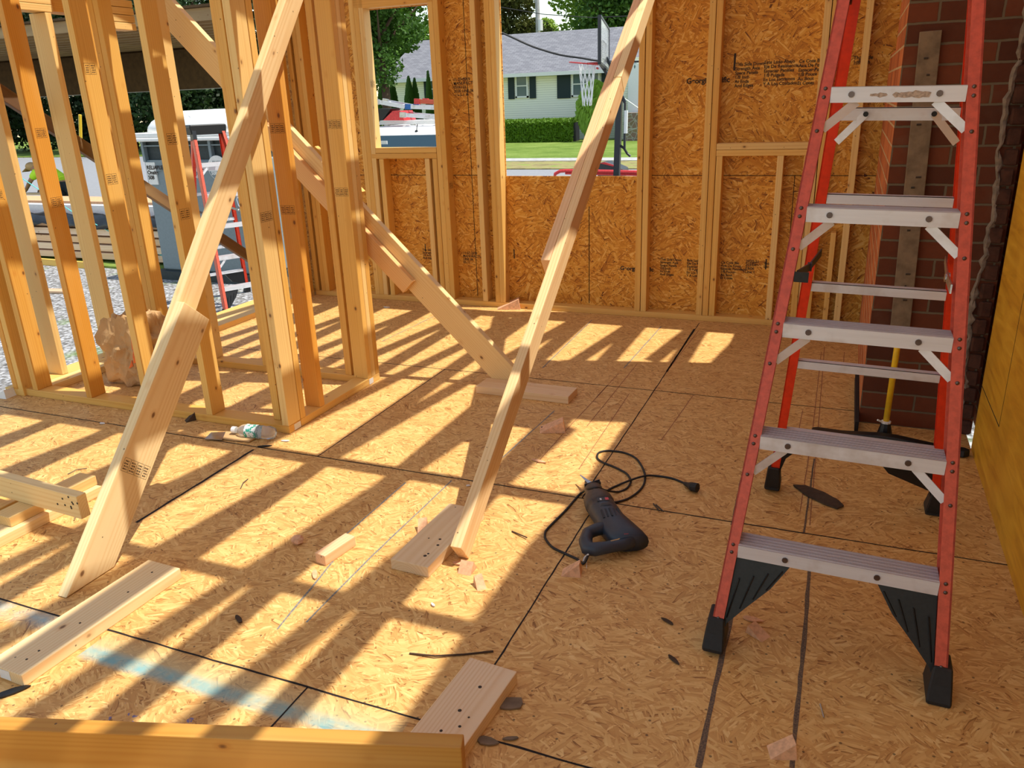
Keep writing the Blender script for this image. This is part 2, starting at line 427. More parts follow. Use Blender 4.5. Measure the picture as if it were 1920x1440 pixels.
def ply():
    t = NT('plywood_yellow'); v = t.obj()
    a = t.noise(t.vm('MULTIPLY', v, (1, 1.2, 9)), 2.0, 4, .6, dist=1.2); b = t.noise(v, 3.0, 3, .6)
    c = t.ramp(a, [(.3, (.52, .235, .014)), (.5, (.68, .35, .022)), (.75, (.80, .46, .04))])
    c = t.mix(t.math('MULTIPLY', t.math('SUBTRACT', b, .5, clamp=True), 1.6), c, (.38, .17, .02))
    t.p(c, .42, 0, .4)
    t = NT('grass'); v = t.obj()
    a = t.noise(v, .7, 5, .7); b = t.noise(v, 22, 3, .7)
    c = t.ramp(t.math('ADD', t.math('MULTIPLY', a, .6), t.math('MULTIPLY', b, .4)), [(.35, (.09, .155, .025)), (.5, (.17, .25, .045)), (.68, (.29, .36, .10))])
    t.p(c, .9, 0, .1); t.bump(b, .8, .05)
    t = NT('verge'); v = t.obj()
    a = t.noise(v, 1.6, 5, .7)
    c = t.ramp(a, [(.38, (.20, .17, .08)), (.5, (.30, .25, .11)), (.66, (.20, .27, .06))]); t.p(c, .95, 0, .1); t.bump(a, .8, .05)
    t = NT('gravel'); v = t.obj()
    a = t.vor(v, 26); s = t.n('ShaderNodeSeparateXYZ'); t.l(a.outputs['Color'], s.inputs[0])
    c = t.ramp(s.outputs[0], [(.0, (.28, .27, .26)), (.5, (.50, .50, .51)), (1, (.78, .78, .80))])
    c = t.mix(t.math('MULTIPLY', a.outputs['Distance'], 1.1, clamp=True), c, (.10, .09, .08))
    g = t.noise(v, 1.2, 4, .7); c = t.mix(t.math('MULTIPLY', t.math('SUBTRACT', g, .56, clamp=True), 6, clamp=True), c, (.14, .22, .04))
    t.p(c, .9, 0, .2); t.bump(a.outputs['Distance'], .8, .02)
    t = NT('leaves'); v = t.obj(); i = t.n('ShaderNodeObjectInfo')
    a = t.noise(v, .9, 3, .6); b = t.noise(v, 7, 2, .5)
    c = t.mix(a, i.outputs['Color'], t.mix(1.0, i.outputs['Color'], (.5, .62, .4), 'MULTIPLY'))
    c = t.mix(t.math('MULTIPLY', b, .4), c, t.mix(1.0, i.outputs['Color'], (1.6, 1.35, .8), 'MULTIPLY'))
    t.p(c, .6, 0, .3)
    tr = t.n('ShaderNodeBsdfTranslucent'); t.l(c, tr.inputs[0]); ms = t.n('ShaderNodeMixShader'); ms.inputs[0].default_value = .3
    t.l(t.b.outputs[0], ms.inputs[1]); t.l(tr.outputs[0], ms.inputs[2]); t.l(ms.outputs[0], t.out.inputs[0])
    t = NT('siding'); v = t.obj(); sp = t.n('ShaderNodeSeparateXYZ'); t.l(v, sp.inputs[0])
    f = t.math('FRACT', t.math('MULTIPLY', sp.outputs[2], 1 / .115))
    c = t.mix(t.math('GREATER_THAN', f, .86), (.97, .96, .84), (.62, .62, .54)); t.p(c, .6, 0, .3)
    t.bump(f, .6, .02)
    t = NT('shingles'); v = t.obj()
    q = t.n('ShaderNodeTexBrick'); t.l(v, q.inputs['Vector'])
    q.inputs['Scale'].default_value = 1; q.inputs['Brick Width'].default_value = .33; q.inputs['Row Height'].default_value = .15
    q.inputs['Mortar Size'].default_value = .012; q.inputs['Color1'].default_value = (.24, .24, .26, 1); q.inputs['Color2'].default_value = (.17, .17, .19, 1)
    q.inputs['Mortar'].default_value = (.13, .13, .14, 1)
    t.p(q.outputs['Color'], .9, 0, .2)
    t = NT('stone'); v = t.obj(); a = t.vor(v, 4.5, 'DISTANCE_TO_EDGE'); b = t.vor(v, 4.5)
    c = t.mix(.93, b.outputs['Color'], (.40, .32, .25)); c = t.mix(t.math('GREATER_THAN', a.outputs['Distance'], .05), (.35, .33, .3), t.mix(1.0, c, (.5, .42, .36), 'MULTIPLY')); t.p(c, .9)
    t = NT('glass_dark'); t.p((.02, .045, .06), .06, 0, .8)
    t = NT('glass_house'); t.p((.10, .16, .17), .12, 0, .6)
    t = NT('clear_plastic'); t.p((.93, .96, .97), .12, 0, .5, **{'Transmission Weight': .85, 'IOR': 1.2})
    t = NT('brushed_black'); t.p((.02, .022, .028), .45, 0, .5)
    t = NT('navy_plastic'); v = t.obj(); a = t.noise(v, 40, 4, .6)
    t.p(t.mix(a, (.014, .026, .045), (.045, .05, .058)), .45, 0, .5)
    t = NT('gear_brown'); v = t.obj(); a = t.noise(v, 60, 4, .7)
    t.p(t.mix(a, (.04, .03, .024), (.12, .09, .07)), .55, 0, .4); t.bump(a, .2, .002)


ply()
# ================================================================== FLOOR
XL, XR, YB = -4.15, .58, 5.244
fl = MB().box(XL, XR, -1.2, YB, -.02, 0).build('floor', M['osb_floor'], org=(0, 0, 0))
put(fl, 'strand board subfloor with dark sheet seams, chalk lines and blue spray paint', None, None, 'structure')


def strip(mb, pts, w, z=.0006, jit=0.0, rnd=None):
    P = [Vector((p[0], p[1], z)) for p in pts]
    Q = []
    for a, b in zip(P[:-1], P[1:]):
        n = max(1, int((b - a).length / .05))
        Q += [a.lerp(b, i / n) for i in range(n)]
    Q.append(P[-1])
    vs = []; rr = rnd or random
    for i, q in enumerate(Q):
        d = (Q[min(i + 1, len(Q) - 1)] - Q[max(i - 1, 0)]).normalized(); nrm = Vector((-d.y, d.x, 0))
        j = rr.uniform(-1, 1) * jit; ww = w * (1 + rr.uniform(-.18, .18) * (1 if jit else 0))
        vs += [q + nrm * (ww / 2 + j), q - nrm * (ww / 2 - j)]
    mb.add(vs, [(2 * i, 2 * i + 1, 2 * i + 3, 2 * i + 2) for i in range(len(Q) - 1)])


def fline(pxs): return [F(*q) for q in pxs]


m = MB()
for y in (1.33, 2.545, 3.765): strip(m, [(XL, y), (XR, y)], .006, jit=.0012)
for x, y0, y1 in ((-.807, 2.545, 5.1), (-2.0, 2.545, 3.765), (-.745, 1.33, 2.545), (-1.17, -.2, 1.33), (.10, -.2, 1.33)): strip(m, [(x, y0), (x, y1)], .005, jit=.001)
strip(m, fline([(255, 980), (360, 915), (475, 843)]), .011, jit=.002)
strip(m, fline([(1302, 617), (1250, 697)]), .010, jit=.001)
o = m.build('seam_line', M['seam'], fl, fix=False)
m = MB()
for L in ([(574, 1167), (700, 1040), (847, 901)], [(520, 1180), (625, 1052)], [(717, 640), (820, 590)], [(1017, 690), (1110, 600)], [(1170, 690), (1240, 612)], [(940, 860), (1040, 770)], [(640, 1010), (760, 905)]):
    strip(m, fline(L), .006, jit=.0008)
m.build('chalk_line', M['chalk_blue'], fl, fix=False).data
m = MB()
for L in ([(1100, 800), (1195, 682)], [(1118, 745), (1160, 700)], [(1005, 870), (1075, 792), (1140, 722)], [(1085, 880), (1180, 738)], [(1240, 825), (1300, 741)], [(1250, 697), (1310, 620)], [(1500, 960), (1522, 820), (1540, 660)], [(1518, 985), (1532, 830), (1546, 650)], [(1495, 820), (1505, 770)], [(1580, 700), (1583, 660)]):
    strip(m, fline(L), .0035, jit=.0006)
for y in (872, 884, 896, 946, 950, 780, 772, 788): strip(m, fline([(1512, y), (1536, y + 3)]), .003)
m.build('chalk_line', M['chalk_red'], fl, fix=False)
m = MB()
strip(m, fline([(1377, 1133), (1340, 1290), (1310, 1440)]), .013, jit=.0009)
strip(m, fline([(1518, 1060), (1508, 1200), (1490, 1380), (1485, 1440)]), .011, jit=.0009)
strip(m, fline([(1507, 1000), (1527, 860)]), .006, jit=.001); strip(m, fline([(1415, 790), (1385, 920), (1372, 985)]), .007, jit=.001)
m.build('marker_line', M['grey_line'], fl, fix=False)
# floor edge shoe gap along the brick
MB().box(.135, .150, 3.50, 4.2, .0, .05).build('dark_gap_strip', M['seam'], fl)

# ================================================================== BACK WALL SHEATHING
Y0, Y1 = 5.155, 5.244
m = MB()
zT = 2.56


def sheet(x0, x1, z0, z1, y0=Y1, y1=Y1 + .012): m.box(x0, x1, y0, y1, z0, z1)


xs = [XL, -3.20, -2.70, -2.205, -1.255, .95]
sheet(XL, -3.205, 0, zT); sheet(-3.205, -2.70, 0, 1.118); sheet(-3.205, -2.70, 2.04, zT)
sheet(-2.70, -2.205, 0, zT); sheet(-2.205, -1.255, 0, .921); sheet(-2.205, -1.255, 2.12, zT); sheet(-1.255, .95, 0, zT)
wb = m.build('wall_back', M['osb_wall'], org=(0, 0, 0))
put(wb, 'back wall sheathing of orange strand board printed with panel instructions', None, None, 'structure')
m = MB()
for x0, x1 in ((XL, -2.205), (-1.255, .9)): m.box(x0, x1, Y1 - .0008, Y1, .925, .929)
m.box(-1.605, -1.600, Y1 - .0008, Y1, .05, .72); m.box(-2.47, -2.466, Y1 - .0008, Y1, .05, 2.1)
m.box(-.30, -.296, Y1 - .0008, Y1, .05, .93)
m.build('seam_line', M['seam'], wb)


def text(body, size, loc, rx=math.pi / 2, rz=0, mat='ink', parent=None, name='printed_text', align='LEFT', bold=False, ext=.0002):
    cu = bpy.data.curves.new('t', 'FONT'); cu.body = body; cu.size = size; cu.align_x = align; cu.extrude = ext
    cu.space_line = .92
    cu.offset = size * (.035 if bold else .022)
    to = bpy.data.objects.new('t', cu); COL.objects.link(to)
    dg = bpy.context.evaluated_depsgraph_get(); me = bpy.data.meshes.new_from_object(to.evaluated_get(dg))
    bpy.data.objects.remove(to)
    me.materials.clear(); me.materials.append(M[mat])
    mx = Matrix.Translation(Vector(loc) - (world_loc(parent) if parent else Vector())) @ Matrix.Rotation(rz, 4, 'Z') @ Matrix.Rotation(rx, 4, 'X')
    me.transform(mx)
    o = bpy.data.objects.new(name, me); COL.objects.link(o)
    if parent: o.parent = parent
    return o


def wtext(body, px, py, size, bold=False, name='printed_text'):
    p = on(px, py, 1, Y1 - .001); return text(body, size, p, parent=wb, bold=bold, name=name)


wtext('Georgia-Pacific', 1287, 157, .043, True)
wtext('Georgia-Pacific', 1163, 506, .038, True)
en = 'This Side Down\nStrength Axis\nSpace Panels\n1/8 Inch\nAt Ends\nAnd Edges'
es = 'Este Lado Abajo\nEje De Resistencia\nEspaciar Paneles\n1/8 Pulgada\nEn Los Extremos\nY A Los Costados'
fr = 'Ce Cote Bas\nAxe De Force\nEspacer Panneaux\n1/8 Pouce\nAu Bout\nEt Cotes'
wtext(en, 1379, 124, .026); wtext(es, 1433, 120, .026); wtext(fr, 1498, 118, .026)
wtext(en, 1238, 488, .022); wtext(es, 1288, 490, .022)
wtext(fr, 1352, 494, .022); wtext('2020-21\n2033A\n03:06\nLine 1', 1398, 492, .025); wtext('This\nDown', 1432, 496, .022)
wtext('11-27-2019\nMANUFACTURED\n0506123\n2020 LINE 06\n-11-2-1 A-', 850, 152, .027)
wtext('11-27-2019\nMANUFACTURED\nLINE 06\n05-11', 868, 476, .025)
wtext('This Side Down\nStrength Axis\n1/8 Inch\nAnd Edges', 792, 470, .022)
wtext('This Side\n1/8 Inch', 1600, 112, .028)
wtext('|', 796, 468, .06); wtext('|', 962, 480, .07); wtext('|', 1433, 500, .07); wtext('|', 1373, 124, .10)

# ================================================================== FRAMING LUMBER
TINTS = [(.78, .46, .11), (.74, .39, .075), (.81, .51, .145), (.76, .42, .09), (.84, .585, .23), (.72, .34, .05)]
tn = [0]


def tint(k=None):
    if k is None: tn[0] += 1; k = tn[0] * 5 % 6
    c = TINTS[k % 6]; j = random.uniform(.95, 1.05); return tuple(min(1, a * j) for a in c)


def vstud(x0, x1, y0, y1, z0, z1, label, group=None, tk=None, name='wall_stud'):
    """vertical framing member filling the plan rectangle"""
    dx, dy = x1 - x0, y1 - y0
    w, t, side = (dy, dx, (0, 1, 0)) if dy > dx else (dx, dy, (1, 0, 0))
    return lumber(name, ((x0 + x1) / 2, (y0 + y1) / 2, z0), ((x0 + x1) / 2, (y0 + y1) / 2, z1), w - .0006, t - .0006, side, label, 'stud', group, tint(tk))


def hmem(x0, x1, y0, y1, z0, z1, label, name='wall_plate', cat='plate', group=None, tk=None, axis='x'):
    if axis == 'x':
        p0, p1 = (x0, (y0 + y1) / 2, (z0 + z1) / 2), (x1, (y0 + y1) / 2, (z0 + z1) / 2); w, t, side = y1 - y0, z1 - z0, (0, 1, 0)
    else:
        p0, p1 = ((x0 + x1) / 2, y0, (z0 + z1) / 2), ((x0 + x1) / 2, y1, (z0 + z1) / 2); w, t, side = x1 - x0, z1 - z0, (1, 0, 0)
    if t > w: w, t, side = t, w, (0, 0, 1)
    return lumber(name, p0, p1, w - .0004, t - .0006, side, label, cat, group, tint(tk))


def stamp(bd, x, y, face, n=2, s=.030, mat='ink'):
    """inked grade mark: small ruled boxes with bars; face is the local side ('z+','z-','y+','y-') of the board"""
    w = max(abs(v.co.y) for v in bd.data.vertices); t = max(abs(v.co.z) for v in bd.data.vertices)
    mb = MB(); rr = random.Random(int(x * 1000) + n)

    def r(a0, a1, b0, b1):
        if face[0] == 'z':
            z = (t + .0003) * (1 if face[1] == '+' else -1); mb.add([(a0, b0, z), (a1, b0, z), (a1, b1, z), (a0, b1, z)], [(0, 1, 2, 3)])
        else:
            yv = (w + .0003) * (1 if face[1] == '+' else -1); mb.add([(a0, yv, b0), (a1, yv, b0), (a1, yv, b1), (a0, yv, b1)], [(0, 1, 2, 3)])
    L = s * 1.5; q = .0010
    for k in range(n):
        b = y + (k - n / 2) * s
        r(x, x + q, b, b + s * .9); r(x + L, x + L + q, b, b + s * .9); r(x, x + L, b, b + q); r(x, x + L, b + s * .9, b + s * .9 + q)
        for i in range(4):
            a = x + L * (.14 + .2 * i)
            c0 = b + s * rr.uniform(.1, .25)
            while c0 < b + s * .75:
                c1 = c0 + s * rr.uniform(.05, .18); r(a, a + L * .11, c0, min(c1, b + s * .82)); c0 = c1 + s * .06
    o = mb.build('grade_stamp', M[mat], fix=False)
    o.parent = bd
    return o


def z_of(px, py, ax, val): return on(px, py, ax, val).z


# ---- back wall
hmem(-3.86, .152, Y0, Y1, 0, .038, 'long bottom plate of the back wall, lying on the subfloor under the strand board', tk=0)
gB = 'back wall studs'
BS = [(-3.86, 'stud in the far left corner of the back wall, against the left wall', 0), (-3.80, 'stud just right of the far left corner stud of the back wall', 1), (-3.762, 'stud nailed to the right of the corner pair, beside a dark strip of strand board', 3),
      (-3.302, 'leftmost of the three plies left of the small square window opening', 2), (-3.264, 'middle of the three plies left of the small square window opening', 0), (-3.226, 'right ply left of the small window opening, its edge forming the sunlit jamb', 4),
      (-2.690, 'stud forming the right jamb of the small window opening', 2), (-2.652, 'stud nailed right of the small window opening, its dark side facing the strand board', 0),
      (-2.385, 'single stud standing alone between the two window openings', 4),
      (-2.284, 'left ply of the pair left of the large opening', 0), (-2.246, 'stud forming the sunlit left jamb of the large opening', 2),
      (-1.257, 'stud forming the right jamb of the large opening, behind the leaning brace', 0), (-1.215, 'stud right of the large opening, with a narrow gap to its left neighbour', 2),
      (-.842, 'left ply of the full height pair between the two printed panels', 2), (-.801, 'right ply of the full height pair between the two printed panels', 3),
      (-.212, 'stud rising beside the left rail of the stepladder at the end of the block course', 4), (.004, 'narrow pale stud seen through the ladder, left of the brick chimney', 4)]
bstud = {}
for x, lab, tk in BS:
    bstud[x] = vstud(x, x + .038, Y0, Y1, .038, 2.44, lab, gB, tk)
vstud(-3.165, -3.127, Y0, Y1, .038, 1.048, 'short cripple stud under the left end of the small window sill', 'cripple studs under the sills', 2, 'cripple_stud')
vstud(-2.790, -2.752, Y0, Y1, .038, 1.048, 'short cripple stud under the right part of the small sill, left of a gap', 'cripple studs under the sills', 4, 'cripple_stud')
vstud(-2.731, -2.693, Y0, Y1, .038, 1.048, 'short cripple stud under the very right end of the small window sill', 'cripple studs under the sills', 0, 'cripple_stud')
vstud(-.760, -.722, Y0, Y1, .038, 1.050, 'short cripple stud under the left end of the double sill right of the tall pair', 'cripple studs under the sills', 0, 'cripple_stud')
vstud(-.402, -.364, Y0, Y1, .038, 1.050, 'short pale cripple stud left of the ladder under the double sill', 'cripple studs under the sills', 4, 'cripple_stud')
vstud(-.252, -.214, Y0, Y1, .038, 1.050, 'short cripple stud behind the left ladder rail under the double sill', 'cripple studs under the sills', 0, 'cripple_stud')
vstud(-.17, -.132, Y0, Y1, .038, 2.44, 'stud seen between the left ladder rails behind the ladder', gB, 0)
vstud(-.06, -.03, Y0, Y1, .038, .60, 'short stud seen low through the ladder, left of the narrow pale stud', 'cripple studs under the sills', 2, 'cripple_stud')
hmem(-3.188, -2.692, Y0, Y1, 1.0875, 1.125, 'upper sill board of the small window opening', 'window_sill', 'sill', 'sill boards', 2)
hmem(-3.225, -2.692, Y0, Y1, 1.049, 1.0865, 'lower sill board of the small window opening', 'window_sill', 'sill', 'sill boards', 0)
hmem(-.762, -.215, Y0, Y1, 1.0875, 1.125, 'upper board of the double sill left of the stepladder', 'window_sill', 'sill', 'sill boards', 4)
hmem(-.762, -.215, Y0, Y1, 1.050, 1.0865, 'lower board of the double sill left of the stepladder', 'window_sill', 'sill', 'sill boards', 2)
hmem(-3.264, -2.652, Y0, Y0 + .038, 2.045, 2.185, 'header board over the small window opening', 'window_header', 'header', 'window headers', 3)
hmem(-3.188, -2.692, Y0 + .04, Y1, 2.045, 2.083, 'flat board closing the top of the small window opening', 'window_header', 'header', 'window headers', 4)
hmem(-2.246, -1.177, Y0, Y1, 2.12, 2.26, 'header board over the large opening', 'window_header', 'header', 'window headers', 3)
hmem(-4.15, .58, Y0, Y1, 2.44, 2.478, 'top plate of the back wall', tk=1)
hmem(-4.15, .58, Y0, Y1, 2.479, 2.517, 'second top plate of the back wall', tk=0)

# ---- small closet: front run, side run, far run
hmem(-4.01, -2.272, 2.715, 2.804, 0, .038, 'bottom plate of the framed closet on its side facing the camera', tk=3)
hmem(-2.361, -2.272, 2.806, 3.513, 0, .038, 'bottom plate of the closet on its right side, sunlit on top', tk=2, axis='y')
hmem(-3.99, -2.363, 3.424, 3.513, 0, .038, 'bottom plate of the closet on its far side', tk=3)
gC = 'closet studs'
CS = [
    (-4.085, -4.047, 2.700, 2.789, 'stud in the left corner of the closet front, leftmost at the frame edge', 5), (-4.045, -4.007, 2.700, 2.789, 'second stud of the left corner pack of the closet front', 0), (-3.950, -3.912, 2.715, 2.804, 'orange stud with grade marks, right one of the left corner pack', 1),
    (-3.553, -3.515, 2.715, 2.804, 'orange stud with a boxed stamp, first free one right of the left corner pack', 5),
    (-3.155, -3.117, 2.715, 2.804, 'stud with curly grain and bark edge, standing in front of the paper bag', 0),
    (-2.757, -2.719, 2.715, 2.804, 'stud whose foot shows just right of the big leaning brace', 2),
    (-2.397, -2.357, 2.765, 2.854, 'stud set back inside the near right corner of the closet', 3), (-2.310, -2.272, 2.715, 2.804, 'pale stud with three knots at the near right corner of the closet', 4), (-2.361, -2.272, 2.808, 2.846, 'stud turned sideways behind the near right corner stud', 0),
    (-2.361, -2.274, 2.965, 3.003, 'single orange stud in the middle of the closet side', 5),
    (-2.432, -2.392, 3.424, 3.513, 'leftmost stud of the far right corner pack of the closet', 3), (-2.361, -2.272, 3.399, 3.437, 'wide faced nearest stud of the far right corner pack of the closet', 0), (-2.361, -2.272, 3.438, 3.475, 'middle ply of the far right corner pack of the closet', 4), (-2.361, -2.272, 3.476, 3.513, 'farthest ply of the far right corner pack of the closet', 3),
    (-3.80, -3.763, 3.424, 3.513, 'left ply of the pair at the left end of the closet far side', 1), (-3.762, -3.724, 3.424, 3.513, 'right ply of the pair at the left end of the closet far side', 0),
    (-3.390, -3.352, 3.424, 3.513, 'pale stud of the closet far side seen right of the stamped stud', 4), (-2.99, -2.952, 3.424, 3.513, 'stud of the closet far side hidden behind the near corner', 0)]
cst = []
for x0, x1, y0, y1, lab, tk in CS:
    cst.append(vstud(x0, x1, y0, y1, .038 if y0 > 2.705 else 0, 2.36, lab, gC, tk))
hmem(-4.15, .58, 2.715, 2.804, 2.361, 2.399, 'lower top plate running from the closet across the room', tk=0)
hmem(-4.15, .58, 2.715, 2.804, 2.400, 2.438, 'upper top plate running from the closet across the room', tk=2)
hmem(-3.99, -2.363, 3.424, 3.513, 2.361, 2.399, 'top plate of the closet far side', tk=1)
hmem(-2.361, -2.272, 2.806, 3.513, 2.361, 2.399, 'top plate of the closet right side', tk=2, axis='y')
# white tags stapled on the plate ends
tg = MB().box(-2.2718, -2.2706, 2.752, 2.800, .004, .033).build('paper_tag', M['paper_white'], org=(0, 0, 0)); put(tg, 'small white paper tag on the plate end at the near closet corner', 'tag', 'paper tags')
tg = MB().box(-2.2718, -2.2706, 3.405, 3.445, .004, .033).build('paper_tag', M['paper_white'], org=(0, 0, 0)); put(tg, 'small white paper tag on the plate at the far closet corner', 'tag', 'paper tags')

# ---- left outside wall (studs set back on the outer plate)
hmem(-4.15, -4.012, 2.70, YB, 0, .038, 'outer bottom plate of the open left wall', tk=2, axis='y')
hmem(-4.009, -3.87, 3.516, YB - .09, 0, .038, 'inner bottom plate of the open left wall, sunlit beyond the closet', tk=4, axis='y')
hmem(-4.009, -3.915, 2.806, 3.42, 0, .038, 'inner bottom plate of the open left wall inside the closet', tk=4, axis='y')
gL = 'left wall studs'
LS = [(-4.135, -4.012, 2.951, 2.989, 2.36, 'pale wide stud of the left wall beside the closet corner, sunlit at its foot', 4), (-4.135, -4.012, 3.335, 3.373, 1.94, 'pale wide stud of the left wall ending under the header boards', 4),
      (-4.0, -3.862, 3.94, 3.978, 2.36, 'stud of the left wall whose foot shows right of the big brace', 2), (-4.135, -4.012, 3.60, 3.638, 2.36, 'stud of the left wall hidden behind the closet far corner', 1),
      (-4.0, -3.862, 5.02, 5.058, 2.36, 'last stud of the left wall, next to the back wall', 0), (-4.0, -3.862, 5.10, 5.138, 2.36, 'stud closing the corner of the left and back walls', 3)]
for x0, x1, y0, y1, z1, lab, tk in LS: vstud(x0, x1, y0, y1, .038, z1, lab, gL, tk)
for i, (z0, z1, lab) in enumerate(((1.942, 1.979, 'lowest board of the header above the short pale stud'), (1.980, 2.120, 'deep board of the header above the short pale stud'))):
    hmem(-4.11, -4.012, 2.99, 3.39, z0, z1, lab, 'header_board', 'header', 'left wall header boards', 4, 'y')
hmem(-4.15, -4.03, 3.392, 3.598, 1.95, 2.14, 'recessed header board right of the short pale stud', 'header_board', 'header', 'left wall header boards', 1, 'y')
for i in range(4):
    hmem(-4.11, -4.012, 3.64, 3.94, 1.885 + .041 * i, 1.924 + .041 * i, 'sunlit board in the narrow stack of four flat header boards, %s' % ('lowest', 'second from the bottom', 'third from the bottom', 'topmost')[i], 'header_board', 'header', 'left wall header boards', 4, 'y')
hmem(-4.15, -4.012, 2.70, YB, 2.361, 2.438, 'top plate of the open left wall', tk=1, axis='y')

# grade stamps (local x runs up the board)
stamp(cst[3], .97, .006, 'z-', 2, .030); stamp(cst[3], 1.29, .006, 'z-', 2, .028)
S5, S6, S7 = cst[7], cst[9], cst[11]
for bd, zz in ((cst[2], 1.0), (cst[4], 1.55), (cst[4], 1.08), (cst[5], 1.25), (cst[5], .93)):
    for fc in ('z+', 'z-'): stamp(bd, zz, 0, fc, 2, .030)
for fc in ('z+', 'z-'):
    stamp(S7, 1.28, .0, fc, 3, .026); stamp(S7, .96, .0, fc, 3, .026); stamp(S6, .93, .0, fc, 3, .026); stamp(S6, 1.28, .0, fc, 3, .026); stamp(S5, .93, 0, fc, 3, .026)
for x in (-2.652,): stamp(bstud[x], .80, 0, 'z-', 2, .03); stamp(bstud[x], 1.18, 0, 'z+', 2, .03); stamp(bstud[x], .80, 0, 'z+', 2, .03)
stamp(bstud[-3.226], 1.5, 0, 'z+', 2, .03); stamp(bstud[-3.226], 1.5, 0, 'z-', 2, .03)

# ================================================================== LEANING BRACES
def brace_yz(x0, x1, yc, ang, w, s0, s1, label, tk, e0=0, e1=0, group='leaning braces'):
    """board in a plane x = const, its top edge line crossing z=0 at y=yc and rising away from the camera at ang degrees"""
    a = math.radians(ang); d = Vector((0, math.cos(a), math.sin(a))); nrm = Vector((0, math.sin(a), -math.cos(a)))
    base = Vector(((x0 + x1) / 2, yc, 0)) + nrm * (w / 2)
    return lumber('brace_board', base + d * s0, base + d * s1, w, x1 - x0, -nrm, label, 'brace', group, tint(tk), e0=e0, e1=e1)


t48 = math.tan(math.radians(90 - 48.8))
lb = brace_yz(-2.170, -2.131, 1.400, 48.8, .140, .065, 1.045, 'wide pale lower board of the big left brace, footed on the subfloor', 4, e0=-t48)
lb.color = (.86, .66, .36, 1)
brace_yz(-2.209, -2.171, 1.487, 51.7, .089, .55, 2.55, 'long upper board of the big left brace, rising from behind the wide lower board', 4).color = (.85, .63, .33, 1)
for fc in ('z+', 'z-'): stamp(lb, .36, 0, fc, 4, .030)
t36 = math.tan(math.radians(90 - 36.5))
brace_yz(-1.070, -1.032, 1.872, 36.6, .089, .121, 2.52, 'lower board of the long right brace, sunlit in the middle, foot beside the nailed block', 2, e0=0).color = (.83, .58, .30, 1)
brace_yz(-1.109, -1.071, 1.872, 36.6, .089, 1.36, 4.05, 'upper left board of the long right brace, its square cut lower end showing', 2).color = (.80, .50, .27, 1)
brace_yz(-1.070, -1.032, 1.872, 36.6, .089, 2.525, 4.05, 'topmost board of the long right brace, bright against the opening', 4).color = (.85, .66, .36, 1)
MB().prism([(-1.031, 1.935, 0), (-1.031, 1.985, 0), (-1.031, 1.965, .034)], (.045, 0, 0)).build('cut_wedge', M['chip_wood'])
put(bpy.data.objects['cut_wedge'], 'small orange wooden wedge against the foot of the right brace', 'wedge')


def brace_xz(y0, y1, xc, ang, w, s0, s1, label, tk, e0=0, drop=0, group='leaning braces'):
    a = math.radians(ang); d = Vector((-math.cos(a), 0, math.sin(a))); nrm = Vector((-math.sin(a), 0, -math.cos(a)))
    base = Vector((xc, (y0 + y1) / 2, 0)) + nrm * (w / 2 + drop)
    return lumber('brace_board', base + d * s0, base + d * s1, w, y1 - y0, -nrm, label, 'brace', group, tint(tk), e0=e0)


brace_xz(3.603, 3.641, -1.405, 44.8, .140, .073, 3.3, 'long wide brace board rising left from the block behind the closet', 4, e0=-1.0).color = (.84, .60, .28, 1)
bx = brace_xz(3.564, 3.602, -1.405, 44.8, .089, .84, 2.1, 'shorter board lapped on the near side of the rising brace, cut square below', 0, drop=.068)
bx.color = (.80, .47, .20, 1)
p = on(590, 285, 1, 3.74)
lumber('brace_board', (p.x, 3.72, p.z), (p.x + .26, 3.74, p.z - .24), .089, .038, (0, 0, 1), 'brace end poking up behind the rising brace', 'brace', 'leaning braces', tint(2))

# ---- blocks lying flat on the subfloor
def slab(cx, cy, L, w, deg, label, z=.019, tk=4, group='wood blocks on the floor', t=.038, col=None, name='wood_block', cat='block'):
    a = math.radians(deg); d = Vector((math.cos(a), math.sin(a), 0)) * (L / 2); c = Vector((cx, cy, z))
    o = lumber(name, c - d, c + d, w, t, (-math.sin(a), math.cos(a), 0), label, cat, group, tint(tk))
    if col: o.color = (*col, 1)
    return o


slab(-1.945, 1.345, .545, .140, 88, 'flat board on the floor at lower left beside the foot of the left brace', col=(.84, .64, .36))
slab(-1.170, 2.085, .40, .140, 88, 'flat board on the floor that the right brace is nailed against', col=(.80, .60, .36))
slab(-1.415, 3.530, .505, .140, -1, 'flat board on the floor below the rising brace behind the closet', col=(.82, .58, .33))
slab(-.748, 1.285, .50, .138, 86, 'flat board with dark nail holes at the bottom of the picture', col=(.80, .60, .38))
ob = slab(-1.470, 1.905, .145, .045, 80, 'small square offcut block lying in a sunny patch', tk=2, name='offcut_block', cat='offcut', group=None, col=(.82, .50, .30))
# nail holes and dark dents
m = MB()
for px, py in ((240, 1110), (150, 1168), (73, 1220), (50, 1236), (285, 1073)):
    c = F(px, py, .0382); m.tube([(c.x, c.y, .0380), (c.x, c.y, .0384)], .0035, 8)
m.build('nail_hole', M['ink'], org=(0, 0, 0), fix=False)
o = bpy.data.objects['nail_hole']; b0 = [q for q in bpy.data.objects if q.get('label', '').startswith('flat board on the floor at lower left')][0]
o.parent = b0; o.matrix_parent_inverse = b0.matrix_world.inverted()
b1 = [q for q in bpy.data.objects if q.get('label', '').startswith('flat board with dark nail')][0]
m = MB()
for px, py, r in ((900, 1288, .005), (862, 1332, .005), (879, 1345, .003), (862, 1362, .004), (827, 1370, .004)):
    c = F(px, py, .0382); m.tube([(c.x, c.y, .0380), (c.x, c.y, .0384)], r, 8)
o = m.build('nail_hole', M['ink'], org=(0, 0, 0), fix=False); o.parent = b1; o.matrix_parent_inverse = b1.matrix_world.inverted()
